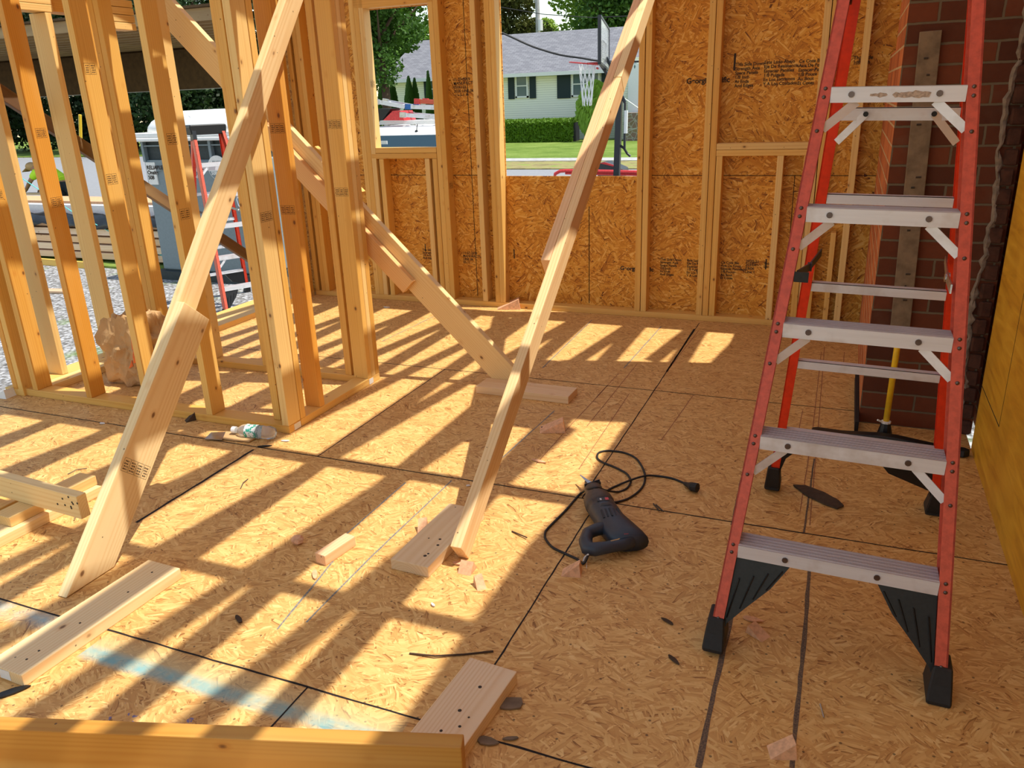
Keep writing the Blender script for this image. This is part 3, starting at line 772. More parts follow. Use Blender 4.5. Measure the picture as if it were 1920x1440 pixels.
b2 = [q for q in bpy.data.objects if q.get('label', '').startswith('flat board on the floor that the right')][0]
m = MB()
for px, py, r in ((825, 1011, .005), (821, 1022, .005), (797, 1042, .006), (803, 1038, .004), (804, 1009, .003), (865, 968, .003)):
    c = F(px, py, .0382); m.tube([(c.x, c.y, .0380), (c.x, c.y, .0384)], r, 8)
o = m.build('nail_hole', M['ink'], org=(0, 0, 0), fix=False); o.parent = b2; o.matrix_parent_inverse = b2.matrix_world.inverted()
tg = MB().box(-1.975, -1.935, 1.0710, 1.0722, .006, .034).build('paper_tag', M['paper_white'], org=(0, 0, 0)); put(tg, 'white paper tag on the near end of the lower left floor board', 'tag', 'paper tags')

# foreground board on edge, resting on the nailed block and on another block out of frame
p0 = F(-150, 1337, .178); p1 = F(870, 1376, .178)
dd = (p1 - p0).normalized(); sd = Vector((0, 0, 1)); q = dd.cross(sd)
if q.y > 0: q = -q
off = q * .019 - Vector((0, 0, .070))
lumber('framing_board', p0 + off, p1 + off, .140, .038, (0, 0, 1), 'honey coloured board on edge along the bottom left of the picture', 'board', None, (.55, .27, .045))

# pile at the left edge
gp = 'lumber pile at the left edge'
slab(-2.675, 1.50, .95, .089, 88, 'lowest board of the small pile at the left edge, lying on the floor', tk=4, col=(.85, .63, .32), group=gp, name='scrap_board', cat='board')
slab(-2.69, 1.80, .36, .089, 88, 'board lying on the lowest one of the left edge pile, knot on its near end', z=.0575, tk=2, col=(.80, .54, .22), group=gp, name='scrap_board', cat='board')
slab(-2.87, 1.55, .75, .089, 92, 'flat board at the very left edge beside the pile', tk=2, group=gp, name='scrap_board', cat='board')
sb = lumber('scrap_board', (-3.15, 1.765, .1215), (-2.385, 1.715, .1215), .089, .038, (0, 0, 1), 'board on edge across the left edge pile, end full of nail holes', 'board', gp, (.86, .63, .30))
m = MB()
for px, py in ((117, 935), (128, 932), (108, 945), (122, 947), (135, 942), (137, 945), (133, 950), (145, 944), (134, 953)):
    a = F(px, py, .12); c = Vector((a.x, a.y, .12)); v = ray(px, py)
    # hit the near face plane of the board
    d = (Vector((-2.385, 1.715, 0)) - Vector((-3.15, 1.765, 0))).normalized(); nn = Vector((d.y, -d.x, 0))
    pt = Vector((-2.385, 1.715, 0)) + nn * .0193
    tt = (pt - CAM).dot(nn) / v.dot(nn); h = CAM + v * tt
    m.tube([h, h + nn * .0006], .0042, 8)
o = m.build('nail_hole', M['ink'], org=(0, 0, 0), fix=False); o.parent = sb; o.matrix_parent_inverse = sb.matrix_world.inverted()

# ================================================================== OVERHEAD JOISTS, RAFTERS AND RIGHT WALL (they cast the shade)
gJ = 'ceiling joists overhead'
for k in range(13):
    x = .395 - .3925 * k
    if x < -4.1: break
    cut = x > .12
    hmem(x - .019, x + .019, -1.0, 3.60 if cut else YB, 2.519, 2.70, 'level joist overhead, above the picture', 'ceiling_joist', 'joist', gJ, k, 'y')
    if cut:
        hmem(x - .019, x + .019, 4.48, YB, 2.519, 2.70, 'short level joist overhead behind the chimney', 'ceiling_joist', 'joist', gJ, k, 'y')
        lumber('roof_rafter', (x - .039, 5.3, 2.60), (x - .039, 4.52, 2.60 + .32 * .78), .14, .038, (0, 0, 1), 'short sloping rafter overhead behind the chimney', 'rafter', 'rafters overhead', tint(k))
    lumber('roof_rafter', (x - .039, 3.5 if cut else 5.3, 2.60 + (.32 * 1.8 if cut else 0)), (x - .039, .2, 2.60 + .32 * 5.1), .14, .038, (0, 0, 1), 'sloping rafter overhead, above the picture', 'rafter', 'rafters overhead', tint(k))
hmem(-.30, .14, 3.38, 4.36, 2.702, 2.714, 'added sheet above the joists, unseen, there to shade the floor', 'shade_sheet', 'sheet', None, 3)  # unseen sheet added over the joists to cast shade on the floor
hmem(-4.15, .5, 1.93, 2.0, 2.716, 2.754, 'flat tie board nailed across the joists, above the picture', 'tie_board', 'board', None, 1)

wr = MB()
wr.box(.58, .595, -1.2, 3.46, 0, 2.44)
wr = wr.build('wall_right', M['plywood_yellow'], org=(0, 0, 0)); put(wr, 'amber plywood wall on the right side', None, None, 'structure')
m = MB()
m.box(.5793, .58, 3.02, 3.023, .28, 2.44); m.box(.5793, .58, 3.02, 3.46, .275, .279); m.box(.5793, .58, 1.80, 1.803, 0, 2.44)
m.build('seam_line', M['seam'], wr)
wu = MB().prism([(.625, -1.2, 0), (.625, 5.5, 0), (.625, 5.5, 2.46), (.625, 5.18, 2.57), (.625, 2.5, 3.35), (.625, -1.2, 3.35)], (.10, 0, 0)).build('wall_right', M['brick_side_lit'], org=(0, 0, 0))
put(wu, 'older house wall behind the amber plywood and above it', None, None, 'structure')

# brick chimney
ch = empty('brick_chimney', (.152, 3.63, 0), 'dark red brick chimney standing between the ladder and the amber plywood wall', 'chimney')
m = MB(); m.box(.152, .598, 3.63, 3.64, 0, 3.5); m.build('brick_face', M['brick_front'], ch, org=(.152, 3.63, 0))
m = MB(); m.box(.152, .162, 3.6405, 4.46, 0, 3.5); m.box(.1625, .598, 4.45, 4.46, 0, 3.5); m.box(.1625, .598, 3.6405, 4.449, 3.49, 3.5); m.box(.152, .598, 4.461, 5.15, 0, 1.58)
o = m.build('brick_side_face', M['brick_side_lit'], ch, org=(.152, 3.63, 0))
# broken mortar ridge along the right of the chimney
rr = random.Random(4)
m = MB(); vs = []; n = 90
for i in range(n + 1):
    z = 2.4 * i / n; c = .535 + .010 * math.sin(z * 9) + rr.uniform(-.007, .007); w = rr.uniform(.006, .017); d = rr.uniform(.006, .020)
    vs += [(c - w, 3.629, z), (c - w * .3, 3.629 - d, z), (c + w * .6, 3.629 - d * rr.uniform(.5, 1), z), (c + w, 3.629, z)]
m.add(vs, [(4 * i + k, 4 * i + k + 1, 4 * i + k + 5, 4 * i + k + 4) for i in range(n) for k in range(3)])
m.build('mortar_ridge', M['mortar_pale'], ch, fix=False)
m = MB(); z = 0
while z < 2.36:
    xo = .590 + rr.uniform(-.006, .004); hh = .062
    m.prism([(xo - .045 + rr.uniform(-.008, .008), 3.612 + rr.uniform(-.01, .008), z), (xo, 3.606 + rr.uniform(-.006, .006), z), (xo, 3.629, z), (xo - .05, 3.629, z)], (0, 0, hh)); z += .0745
m.build('broken_brick_edge', M['brick_dark'], ch, bevel=.005)
gb = lumber('weathered_board', (.268, 3.6165, .455), (.236, 3.6165, 1.61), .075, .018, (1, 0, 0), 'grey weathered board standing upright against the chimney', 'board', None, (.27, .2, .13))
gb.data.materials.clear(); gb.data.materials.append(M['weathered'])
m = MB()
for z in (1.06, 1.0, .82, .62, .58, .48, .41, .23, .18, .12): m.tube([(-.0 + z, rr.uniform(-.02, .02), -.0093), (z, 0, -.0097)], .004, 6)
o = m.build('nail_hole', M['ink'], org=(0, 0, 0), fix=False); o.parent = gb
# vapour strip and chip by the chimney
# ================================================================== STEPLADDER
def stepladder(loc, rot, label, scale=1.0, simple=False):
    root = empty('stepladder', (0, 0, 0), label, 'ladder')
    XW = lambda z: .287 - .078 * z            # half width, outer
    YF = lambda z: .3 * z                     # front plane
    YR = lambda z: 1.01 - .25 * z             # rear plane (near face)
    top = 1.715

    def P(name, mb, mat, par=root, **kw): return mb.build(name, M[mat], par, org=(0, 0, 0), **kw)
    fo = Vector((0, .3, 1)).normalized(); ro = Vector((0, -.25, 1)).normalized()
    for s in (-1, 1):
        # front rail: channel, flanges turned inward
        m = MB(); z0, z1 = .055, top
        for (a, b, c, d) in ((0, .004, 0, .072), (0, .029, 0, .004), (0, .029, .068, .072)):
            poly = []
            for (xx, yy) in ((a, c), (b, c), (b, d), (a, d)): poly.append((s * (XW(z0) - xx), YF(z0) + yy, z0))
            top_ = [(s * (XW(z1) - xx), YF(z1) + yy, z1) for (xx, yy) in ((a, c), (b, c), (b, d), (a, d))]
            n = len(m.v); m.add([Vector(q) for q in poly + top_], [(0, 1, 2, 3), (4, 5, 6, 7), (0, 1, 5, 4), (1, 2, 6, 5), (2, 3, 7, 6), (3, 0, 4, 7)])
        fr = P('front_rail', m, 'rail_red')
        for k in range(0 if simple else 5):
            zz = .272 + .2815 * k; zb = zz - .085 if k else .09
            for zq in (zz + .014, zz - .006, zb):
                m = MB(); m.ball((s * (XW(zq) - .0145), YF(zq), zq), .0052, 8, 5, (1, .55, 1)); P('rivet', m, 'rivet', fr, smooth=True)
        # rear rail
        xo = (lambda z: (.224 - .053 * z)) if s < 0 else (lambda z: (.354 - .114 * z))
        m = MB(); z0, z1 = .06, top - .02
        for (a, b, c, d) in ((0, .004, 0, .045), (0, .030, 0, .004), (0, .030, .041, .045)):
            lo = [(s * (xo(z0) - xx), YR(z0) + yy, z0) for (xx, yy) in ((a, c), (b, c), (b, d), (a, d))]
            hi = [(s * (xo(z1) - xx), YR(z1) + yy, z1) for (xx, yy) in ((a, c), (b, c), (b, d), (a, d))]
            m.add([Vector(q) for q in lo + hi], [(0, 1, 2, 3), (4, 5, 6, 7), (0, 1, 5, 4), (1, 2, 6, 5), (2, 3, 7, 6), (3, 0, 4, 7)])
        P('rear_rail', m, 'rail_red_bounce')
        # feet
        m = MB()
        def foot(xc, yc, z1, w, d, lean, sg=1):
            rings = []
            for z, ww, d2, sh in ((0, w * 1.15, d * 1.25, 0), (.012, w * 1.22, d * 1.3, 0), (.05, w * 1.1, d * 1.05, lean * .05), (z1, w * .92, d * .8, lean * z1)):
                rings.append([(xc - ww / 2, yc + sh - .006, z), (xc + ww / 2, yc + sh - .006, z), (xc + ww / 2, yc + sh + d2, z), (xc - ww / 2, yc + sh + d2, z)])
            m.loft(rings)
        foot(s * (XW(.04) - .014), YF(.0) - .002, .092, .046, .078, .3)
        P('rubber_foot', m, 'black_rubber', bevel=.004)
        m = MB(); foot(s * (xo(.04) - .014), YR(.0) - .004, .105, .046, .06, -.25)
        P('rubber_foot', m, 'black_rubber', bevel=.004)
        # moulded corner brace below the bottom step
        m = MB(); zt = .252; zs = .03
        pr = [(XW(zs) - .030, zs), (XW(.075) - .038, .075), (.20, .125), (.145, .185), (.105, zt - .004), (.13, zt), (XW(zt) - .030, zt)]
        m.prism([(s * a, YF(z) + .012, z) for a, z in pr], (0, .045, 0))
        for i in range(4):
            a = Vector((s * (.12 + .035 * i), YF(.23 - .02 * i) + .0115, .236 - .012 * i)); b = Vector((s * (.155 + .03 * i), 0, .18 - .03 * i)); b.y = YF(b.z) + .0115
            m.beam(a, b, .003, .003)
        P('corner_brace', m, 'black_plastic')
        m = MB(); zt = .268
        pr = [(xo(zs) - .030, zs), (xo(.10) - .036, .10), (.17, .15), (.12, .21), (.08, zt), (xo(zt) - .030, zt)]
        m.prism([(s * a, YR(z) + .004, z) for a, z in pr], (0, .03, 0))
        P('corner_brace', m, 'black_plastic')
    for k in range(5):
        zt = .289 + .2815 * k; w = XW(zt - .02) - .0295; y0 = YF(zt - .017) - .001
        hgt = .036
        m = MB()
        # folded tread: front lip, ribbed top, rear lip
        m.box(-w, w, y0, y0 + .0025, zt - hgt, zt - .001)
        m.box(-w, w, y0 + .072, y0 + .0745, zt - hgt, zt - .001)
        m.m = 1; m.box(-w, w, y0 + .0005, y0 + .074, zt - .002, zt)
        for j in range(9): m.box(-w, w, y0 + .006 + j * .0075, y0 + .009 + j * .0075, zt, zt + .0012)
        st = m.build('step', [M['aluminium'], M['aluminium_tread']], root, org=(0, 0, 0))
        if not simple:
            for fx in ((-.5, .42) if k == 0 else (-.68, .62)):
                m = MB(); m.tube([(fx * w, y0 - .0035, zt - .017), (fx * w, y0 + .001, zt - .017)], [.0075, .0075], 10); P('bolt', m, 'rivet', st)
        if k == 4 and not simple:
            rq = random.Random(9); m = MB()
            for cx_, hw_, hh_ in ((-.050, .012, .0045), (-.033, .014, .006), (.002, .016, .006), (.022, .020, .008), (.045, .020, .009), (.064, .012, .009)):
                pl_ = [(cx_ + hw_ * rq.uniform(.7, 1.15) * math.cos(a_), y0 - .0006 - .0002 * cx_ * 50, zt - .019 + hh_ * rq.uniform(.6, 1.2) * math.sin(a_)) for a_ in [2 * math.pi * i_ / 10 for i_ in range(10)]]
                m.prism(pl_, (0, .0005, 0))
            P('worn_label', m, 'worn_paper', st)
        if k:
            for s in (-1, 1):
                m = MB(); zb = zt - .098
                a = Vector((s * (w - .062), y0 + .010, zt - .034)); b = Vector((s * (XW(zb) - .026), YF(zb) + .010, zb))
                m.beam(a, b, .022, .0025, (0, 0, 1)); P('step_brace', m, 'aluminium')
    # rear rungs
    for k, zz in enumerate((.262, .545, .827, 1.108, 1.345)):
        xl = -(.224 - .053 * zz) + .031; xr = (.354 - .114 * zz) - .031 
        m = MB(); y = YR(zz) + .003
        h = .028 if k < 4 else .034
        m.box(xl, xr, y, y + .002, zz - h / 2, zz + h / 2); m.m = 1; m.box(xl, xr, y, y + .030, zz + h / 2 - .002, zz + h / 2)
        rg = m.build('rear_rung', [M['aluminium'], M['aluminium']], root, org=(0, 0, 0))
        if k == 4:
            for s, xe in ((-1, xl), (1, xr)):
                a = Vector((xe - s * .062, y - .004, zz)); b = Vector((xe + s * .004, YR(zz - .075) - .002, zz - .075))
                m = MB(); m.beam(a, b, .020, .003, (0, 0, 1)); P('rung_brace', m, 'aluminium')
                m = MB(); m.tube([a + Vector((0, -.005, 0)), a], .007, 10); P('bolt', m, 'black_plastic')
    # spreaders
    for s in (-1, 1):
        zf = .965 if s < 0 else .955
        a = Vector((s * (XW(zf) - .036), YF(zf) + .03, zf)); b = Vector((s * (.20 - .075 * .90 + (.0 if s < 0 else .075)), YR(.93) + .01, .94))
        mid = a.lerp(b, .5) + Vector((0, 0, -.012))
        m = MB(); m.beam(a, mid, .022, .004, (0, 0, 1)); m.beam(mid, b, .022, .004, (0, 0, 1)); m.tube([mid - Vector((.006, 0, 0)), mid + Vector((.006, 0, 0))], .013, 10)
        P('spreader', m, 'dark_grey' if s < 0 else 'steel')
    m = MB(); a = Vector((-(XW(.965) - .030), YF(.965) + .004, .965)); m.beam(a, a + Vector((.035, .0, 0)), .026, .004, (0, 0, 1)); P('spreader_bracket', m, 'black_plastic')
    m = MB(); m.beam((-(XW(1.63) - .014), YF(1.63) + .0355, 1.622), (-(XW(1.70) - .014), YF(1.70) + .0355, 1.70), .036, .080, (1, 0, 0)); P('cap_bracket', m, 'black_plastic')
    m = MB(); m.tube([(.245, .60, .93), (.222, .62, .97), (.218, .64, 1.03), (.232, .65, 1.06)], .006, 6); P('safety_catch', m, 'steel')
    # top cap
    m = MB(); rings = []
    for z, dx, dy in ((top - .045, .0, 0), (top + .03, .012, .0), (top + .045, .004, .006)):
        X = XW(top) + .012 + dx; rings.append([(-X, YF(top) - .006 - dy * 0 , z), (X, YF(top) - .006, z), (X, YR(top) + .075, z), (-X, YR(top) + .075, z)])
    m.loft(rings); P('top_cap', m, 'black_plastic', bevel=.008)
    root.matrix_world = Matrix.Translation(loc) @ rot @ Matrix.Scale(scale, 4)
    root.matrix_basis = root.matrix_world.copy()
    return root


stepladder((.059, 1.81, .004), Matrix.Rotation(.0220, 4, 'Y'), 'red fibreglass stepladder with aluminium steps standing open on the right of the room')
g0 = on(428, 600, 2, GZ)
print('outladder', g0)
stepladder((g0.x + .14, g0.y + .30, GZ), Matrix.Rotation(math.radians(62), 4, 'Z'), 'second red stepladder standing outside on the ground by the portable toilet', 1.17, True)

# ================================================================== RECIPROCATING SAW AND ITS CORD
def S(zx, zy, z): return F(980 + zx / 5.333, 820 + zy / 5.333, z)


sw = empty('reciprocating_saw', S(800, 800, 0), 'dark blue and black reciprocating saw lying on its side on the floor', 'saw')
A = S(705, 520, .045); B = S(880, 920, .045)       # nose end and motor end on the axis
ax = (B - A).normalized(); sd = Vector((-ax.y, ax.x, 0)); up = Vector((0, 0, 1))
if sd.x < 0: sd = -sd
LB = (B - A).length


def ring(s, rx, rz, off=0, zc=.045, n=14, sq=1.0):
    c = A + ax * (s * LB) + sd * off; c = Vector((c.x, c.y, zc)); out = []
    for k in range(n):
        a = 2 * math.pi * k / n; cx_, sz_ = math.cos(a), math.sin(a)
        cx_ = math.copysign(abs(cx_) ** sq, cx_); sz_ = math.copysign(abs(sz_) ** sq, sz_)
        out.append(c + sd * rx * cx_ + up * rz * sz_)
    return out


m = MB(); m.loft([ring(-.02, .030, .026), ring(.0, .034, .030), ring(.10, .033, .030), ring(.14, .032, .028), ring(.19, .041, .034), ring(.26, .051, .042, .0), ring(.40, .055, .044), ring(.47, .052, .043)])
P_ = m.build('gear_housing', M['gear_brown'], sw, smooth=True)
m = MB()
for i in range(5):
    a = -1.1 + i * .5; c = A + ax * (.43 * LB) + sd * (math.sin(a) * .040) + up * (math.cos(a) * .0375); m.beam(c - ax * .008, c + ax * .008, .007, .004, sd)
m.build('vent_slot', M['black_plastic'], P_)
m = MB(); m.loft([ring(.46, .051, .042, 0, .045, 14, .9), ring(.60, .051, .043, .003, .046, 14, .85), ring(.80, .050, .043, .010, .045, 14, .8), ring(1.0, .058, .040, .022, .044, 14, .75), ring(1.18, .062, .036, .038, .042, 14, .75), ring(1.30, .058, .032, .050, .040, 14, .75)])
mo = m.build('motor_housing', M['navy_plastic'], sw, smooth=True)
m = MB(); m.loft([ring(.64, .0475, .0445, .004, .046), ring(.70, .0485, .0450, .006, .046)]); m.build('grip_band', M['dark_grey'], mo, smooth=True)
m = MB()
for i in range(5):
    c = A + ax * (.86 * LB) + sd * (-.018 + i * .014) + up * .087; c.z = .088 - abs(i - 2) * .0025; m.beam(c - ax * .026 + up * .001, c + ax * .022 - up * .003, .006, .004, sd)
m.build('vent_slot', M['black_plastic'], mo)
m = MB(); c = A + ax * (.545 * LB); c.z = .0885; m.beam(c - sd * .020, c + sd * .024, .024, .0015, ax); pl_ = m.build('name_plate', M['dark_grey'], mo)
m = MB(); c2 = c + sd * .016 + up * .001; m.beam(c2 - sd * .006, c2 + sd * .006, .016, .0012, ax); m.build('red_mark', M['red_paint'], pl_)
m = MB(); c2 = c - sd * .006 + up * .001; m.beam(c2 - sd * .003, c2 + sd * .003, .012, .0012, ax); m.build('pale_mark', M['paper_white'], pl_)
# D handle: fork to the left, grip bar along the near side
hp = [S(900, 890, .050), S(740, 920, .050), S(650, 960, .048), S(628, 1040, .044), S(650, 1110, .040), S(720, 1120, .040), S(850, 1100, .040), (S(980, 1070, .040)), S(1060, 1040, .042), S(1075, 1000, .042), S(1030, 930, .044), S(985, 880, .046)]
m = MB(); m.tube(hp, [.022, .022, .021, .023, .024, .023, .020, .021, .026, .026, .028, .028], 10)
hd = m.build('handle', M['navy_plastic'], sw, smooth=True)
m = MB(); m.tube([S(880, 1040, .058), S(960, 1020, .060), S(995, 985, .060)], .003, 6); m.build('trigger_wire', M['kraft'], hd)
m = MB(); q = S(1030, 955, .071); m.beam(q - ax * .010, q + ax * .010, .014, .003, sd); m.build('red_mark', M['red_paint'], hd)
# shoe and blade
m = MB(); m.beam(S(620, 505, .040), S(770, 455, .045), .030, .004, (0, 0, 1)); m.tube([S(770, 452, .045), S(742, 462, .044)], .010, 8); m.beam(S(640, 500, .03), S(625, 470, .03), .03, .004, (0, 0, 1))
m.build('shoe_plate', M['brushed_black'], sw)
m = MB(); a = S(690, 470, .046); b = S(572, 378, .040); d = (b - a).normalized(); n_ = Vector((-d.y, d.x, 0))
m.prism([a + n_ * .010, b + n_ * .001, b - n_ * .003, a - n_ * .010], (0, 0, .0013)); m.build('saw_blade', M['steel'], sw)
cp = [(655, 1175), (610, 1262), (540, 1215), (420, 1160), (300, 1100), (232, 1020), (224, 960), (262, 900), (430, 730), (560, 580), (600, 548), (640, 520), (700, 506), (760, 505), (830, 530), (950, 546), (1040, 510), (1080, 450), (1068, 400), (1020, 350), (900, 290), (800, 250), (747, 205), (760, 155), (830, 135), (920, 138), (1020, 155), (1120, 200), (1180, 270), (1222, 370), (1215, 460), (1160, 540), (1060, 610), (950, 645), (870, 645), (845, 600), (842, 545), (870, 518), (950, 480), (1100, 420), (1230, 385), (1350, 387), (1500, 412), (1620, 460)]


def smooth_path(P, n=6):
    out = []
    for i in range(len(P) - 1):
        p0 = P[max(i - 1, 0)]; p1 = P[i]; p2 = P[i + 1]; p3 = P[min(i + 2, len(P) - 1)]
        for k in range(n):
            t = k / n
            out.append(.5 * ((2 * p1) + (-p0 + p2) * t + (2 * p0 - 5 * p1 + 4 * p2 - p3) * t * t + (-p0 + 3 * p1 - 3 * p2 + p3) * t ** 3))
    out.append(P[-1]); return out


hz = {0: .03, 1: .008, 10: .012, 11: .055, 12: .078, 13: .076, 14: .035, 39: .014, 40: .013}
path = smooth_path([S(a, b, hz.get(i, .0045)) for i, (a, b) in enumerate(cp)])
m = MB(); m.tube(path, .0042, 7); cd = m.build('power_cord', M['cable'], sw, smooth=True)
m = MB(); m.tube([S(1615, 458, .008), S(1660, 478, .012), S(1700, 495, .020), S(1748, 505, .022)], [.006, .011, .018, .018], 10)
for dx in (-8, 10): m.tube([S(1748, 500 + dx, .022), S(1768, 503 + dx, .020)], .0022, 6)
m.build('plug', M['black_rubber'], cd)
m = MB(); m.tube([S(655, 1170, .035), S(620, 1200, .012), S(605, 1240, .006)], .0028, 6); m.tube([S(660, 1175, .03), S(640, 1240, .004), S(640, 1310, .003)], .0010, 5); m.build('cable_tie_string', M['paper_white'], cd)

# ================================================================== BROOM
br = empty('push_broom', (.26, 3.50, 0), 'push broom with yellow handle and wide black head leaning by the chimney', 'broom')
m = MB(); h0 = on(1660, 800, 1, 3.50); h1 = on(1684, 640, 1, 3.56)
m.tube([h0, h1, h0 + (h1 - h0) * 1.06], .0125, 12); m.build('handle', M['yellow_paint'], br, smooth=True)
L = F(1522, 806, .02); R_ = F(1818, 848, .02)
m = MB(); d = (R_ - L).normalized(); n_ = Vector((-d.y, d.x, 0))
rings = []
for t in (0, .03, .2, .45, .5, .55, .8, .97, 1):
    c = L.lerp(R_, t); w = .010 if t in (0, 1) else .028; h = .030 if abs(t - .5) > .06 else .045
    rings.append([c - n_ * w + up * -.016, c + n_ * w + up * -.016, c + n_ * w * .8 + up * (h - .02), c - n_ * w * .8 + up * (h - .02)])
m.loft(rings); m.build('broom_head', M['black_plastic'], br, bevel=.003)
m = MB(); m.tube([h0 + Vector((0, 0, -.03)), h0 + Vector((0, 0, .02))], [.030, .018], 10); m.build('socket', M['black_plastic'], br)
m = MB(); m.tube([h0 + Vector((0, 0, .018)), h0 + Vector((0, 0, .026))], [.020, .020], 10); m.tube([h0 + Vector((-.012, -.01, .022)), h0 + Vector((-.035, -.02, .035))], .004, 6); m.build('white_collar', M['white_paint'], br)

# ================================================================== SMALL THINGS ON THE FLOOR
def chip(px, py, size, label, kind='wedge', mat='chip_wood', name='wood_chip', cat='wood chip', rot=0, group=None, hgt=None):
    c = F(px, py); r = random.Random(int(px * 7 + py)); m = MB(); s = size
    cr, sr = math.cos(rot), math.sin(rot)
    T = lambda x, y, z: (c.x + (x * cr - y * sr) * s, c.y + (x * sr + y * cr) * s, z * s)
    if kind == 'wedge':
        h = (hgt or .55) * 1.35
        m.add([T(-.5, -.35, 0.005), T(.5, -.35, 0.005), T(.5, .35, 0.005), T(-.5, .35, 0.005), T(.42, -.30, h), T(.42, .30, h * .9)], [(0, 1, 2, 3), (0, 1, 4), (3, 2, 5), (1, 2, 5, 4), (0, 4, 5, 3)])
    elif kind == 'flat':
        n = 9; pl = []
        for k in range(n):
            a = 2 * math.pi * k / n; q = r.uniform(.75, 1.1); pl.append(T(.5 * q * math.cos(a), .5 * (hgt or .35) * q * math.sin(a), .012 / s * .2))
        m.prism(pl, (0, 0, .004))
    elif kind == 'lump':
        m.ball((c.x, c.y, s * .3), s * .5, 7, 5, (1, .8, .6))
        m.v = [(a + r.uniform(-.06, .06) * s, b + r.uniform(-.06, .06) * s, max(.0005, d + r.uniform(-.05, .05) * s)) for a, b, d in m.v]
    o = m.build(name, M[mat], org=c, bevel=.0006 if kind == 'wedge' else 0)
    put(o, label, cat, group); return o


g = 'wood chips on the floor'
chip(1072, 1075, .062, 'pale triangular wood chip just below the saw handle', rot=.2, group=g)
chip(1421, 1190, .055, 'pinkish wood chip beside the left front foot of the stepladder', 'wedge', rot=2.6, group=g, hgt=.35)
chip(1466, 1412, .058, 'split wood chip at the bottom edge right of centre', 'wedge', rot=.3, group=g, hgt=.55)
chip(900, 1099, .042, 'broken orange wood chip in the sun left of the saw', 'wedge', rot=2.3, group=g, hgt=.6)
chip(1036, 806, .115, 'thin upright wood wedge in the shade behind the right brace', 'wedge', mat='chip_wood', rot=.35, group=g, hgt=.35)
chip(559, 1019, .05, 'rounded offcut left of the square block', 'lump', group=g)
chip(793, 994, .05, 'short offcut half hidden behind the nailed floor board', 'wedge', rot=2, group=g, hgt=.6)
chip(955, 577, .17, 'reddish board scrap leaning by the back wall plate', 'wedge', rot=.3, group=g, hgt=.32)
chip(358, 788, .05, 'small dark block beside the closet plate', 'wedge', mat='bark', rot=1, group=g, hgt=.6)
chip(1410, 1163, .06, 'flat reddish splinter behind the left front ladder foot', 'flat', mat='chip_wood', group=g)
chip(590, 1079, .06, 'flat reddish splinter in front of the square block', 'flat', rot=-.9, group=g, hgt=.3)
chip(1010, 866, .075, 'flat reddish splinter left of the saw cord', 'flat', rot=-.2, group=g, hgt=.25)
chip(862, 1058, .05, 'flat reddish splinter right of the nailed floor board', 'flat', rot=.2, group=g, hgt=.4)
chip(448, 1163, .05, 'dark reddish splinter in the shade at lower left', 'flat', mat='rail_red', rot=-.6, group=g, hgt=.3).data.materials[0] = M['bark']
chip(1252, 1167, .045, 'brown splinter in the middle of the shaded floor', 'flat', mat='bark', rot=-.5, group=g, hgt=.25)
chip(1262, 1238, .05, 'brown splinter left of the wide gray marker line', 'flat', mat='bark', rot=-.7, group=g, hgt=.25)
chip(1018, 803, .02, 'tiny dark cut piece near the upright wedge', 'flat', mat='black_plastic', group=g)
chip(955, 1322, .075, 'flat stone coloured shard right of the nail holed board', 'flat', mat='weathered', name='stone_shard', cat='shard', rot=.4, hgt=.7)
chip(915, 1392, .055, 'grey fibrous shard by the end of the honey coloured board', 'flat', mat='weathered', name='fibre_shard', cat='shard', rot=.1, hgt=.5)
chip(958, 1387, .04, 'small grey brown splinter at the bottom seam', 'flat', mat='weathered', group=g, rot=.4, hgt=.3)
chip(812, 1136, .022, 'tiny white cigarette shaped scrap in the sun', 'flat', mat='paper_white', name='paper_scrap', cat='scrap', rot=-.6, hgt=.4)
chip(878, 912, .018, 'tiny white scrap left of the right brace', 'flat', mat='paper_white', name='paper_scrap', cat='scrap', rot=.5, hgt=.4)
chip(192, 795, .035, 'small pinkish paper scrap on the shaded floor at left', 'flat', mat='paper_white', name='paper_scrap', cat='scrap', hgt=.4)
chip(535, 828, .045, 'curled white paper scrap near the closet corner', 'flat', mat='paper_white', name='paper_scrap', cat='scrap', rot=.3, hgt=.3)
chip(725, 577, .06, 'small white scrap on the sunny floor by the back wall', 'flat', mat='paper_white', name='paper_scrap', cat='scrap', hgt=.4)
chip(8, 742, .12, 'white edged board scrap at the left frame edge', 'wedge', mat='white_paint', name='board_scrap', cat='scrap', rot=.1, hgt=.3)
chip(495, 838, .07, 'thin black strip of felt on the seam', 'flat', mat='black_plastic', name='felt_strip', cat='strip', rot=.5, hgt=.2)
chip(22, 1300, .09, 'dark flat tool end poking out below the lower left board', 'flat', mat='black_plastic', name='tool_end', cat='tool', rot=.9, hgt=.3)
# long curved dark bark sliver behind the ladder
pts = [F(*q, .003) for q in ((1487, 911), (1510, 912), (1545, 925), (1572, 940), (1582, 950), (1570, 955), (1545, 946), (1512, 930))]
m = MB(); m.prism(pts, (0, 0, .006)); o = m.build('bark_sliver', M['bark'], org=F(1530, 930)); put(o, 'long curved brown bark sliver between the ladder legs', 'bark')
# twigs and nails
def stick(pxs, r, label, name, cat, mat, z=.003, group=None):
    m = MB(); m.tube([F(a, b, z + (.004 if i == 1 else 0)) for i, (a, b) in enumerate(pxs)], r, 6); o = m.build(name, M[mat], org=F(*pxs[0])); put(o, label, cat, group)


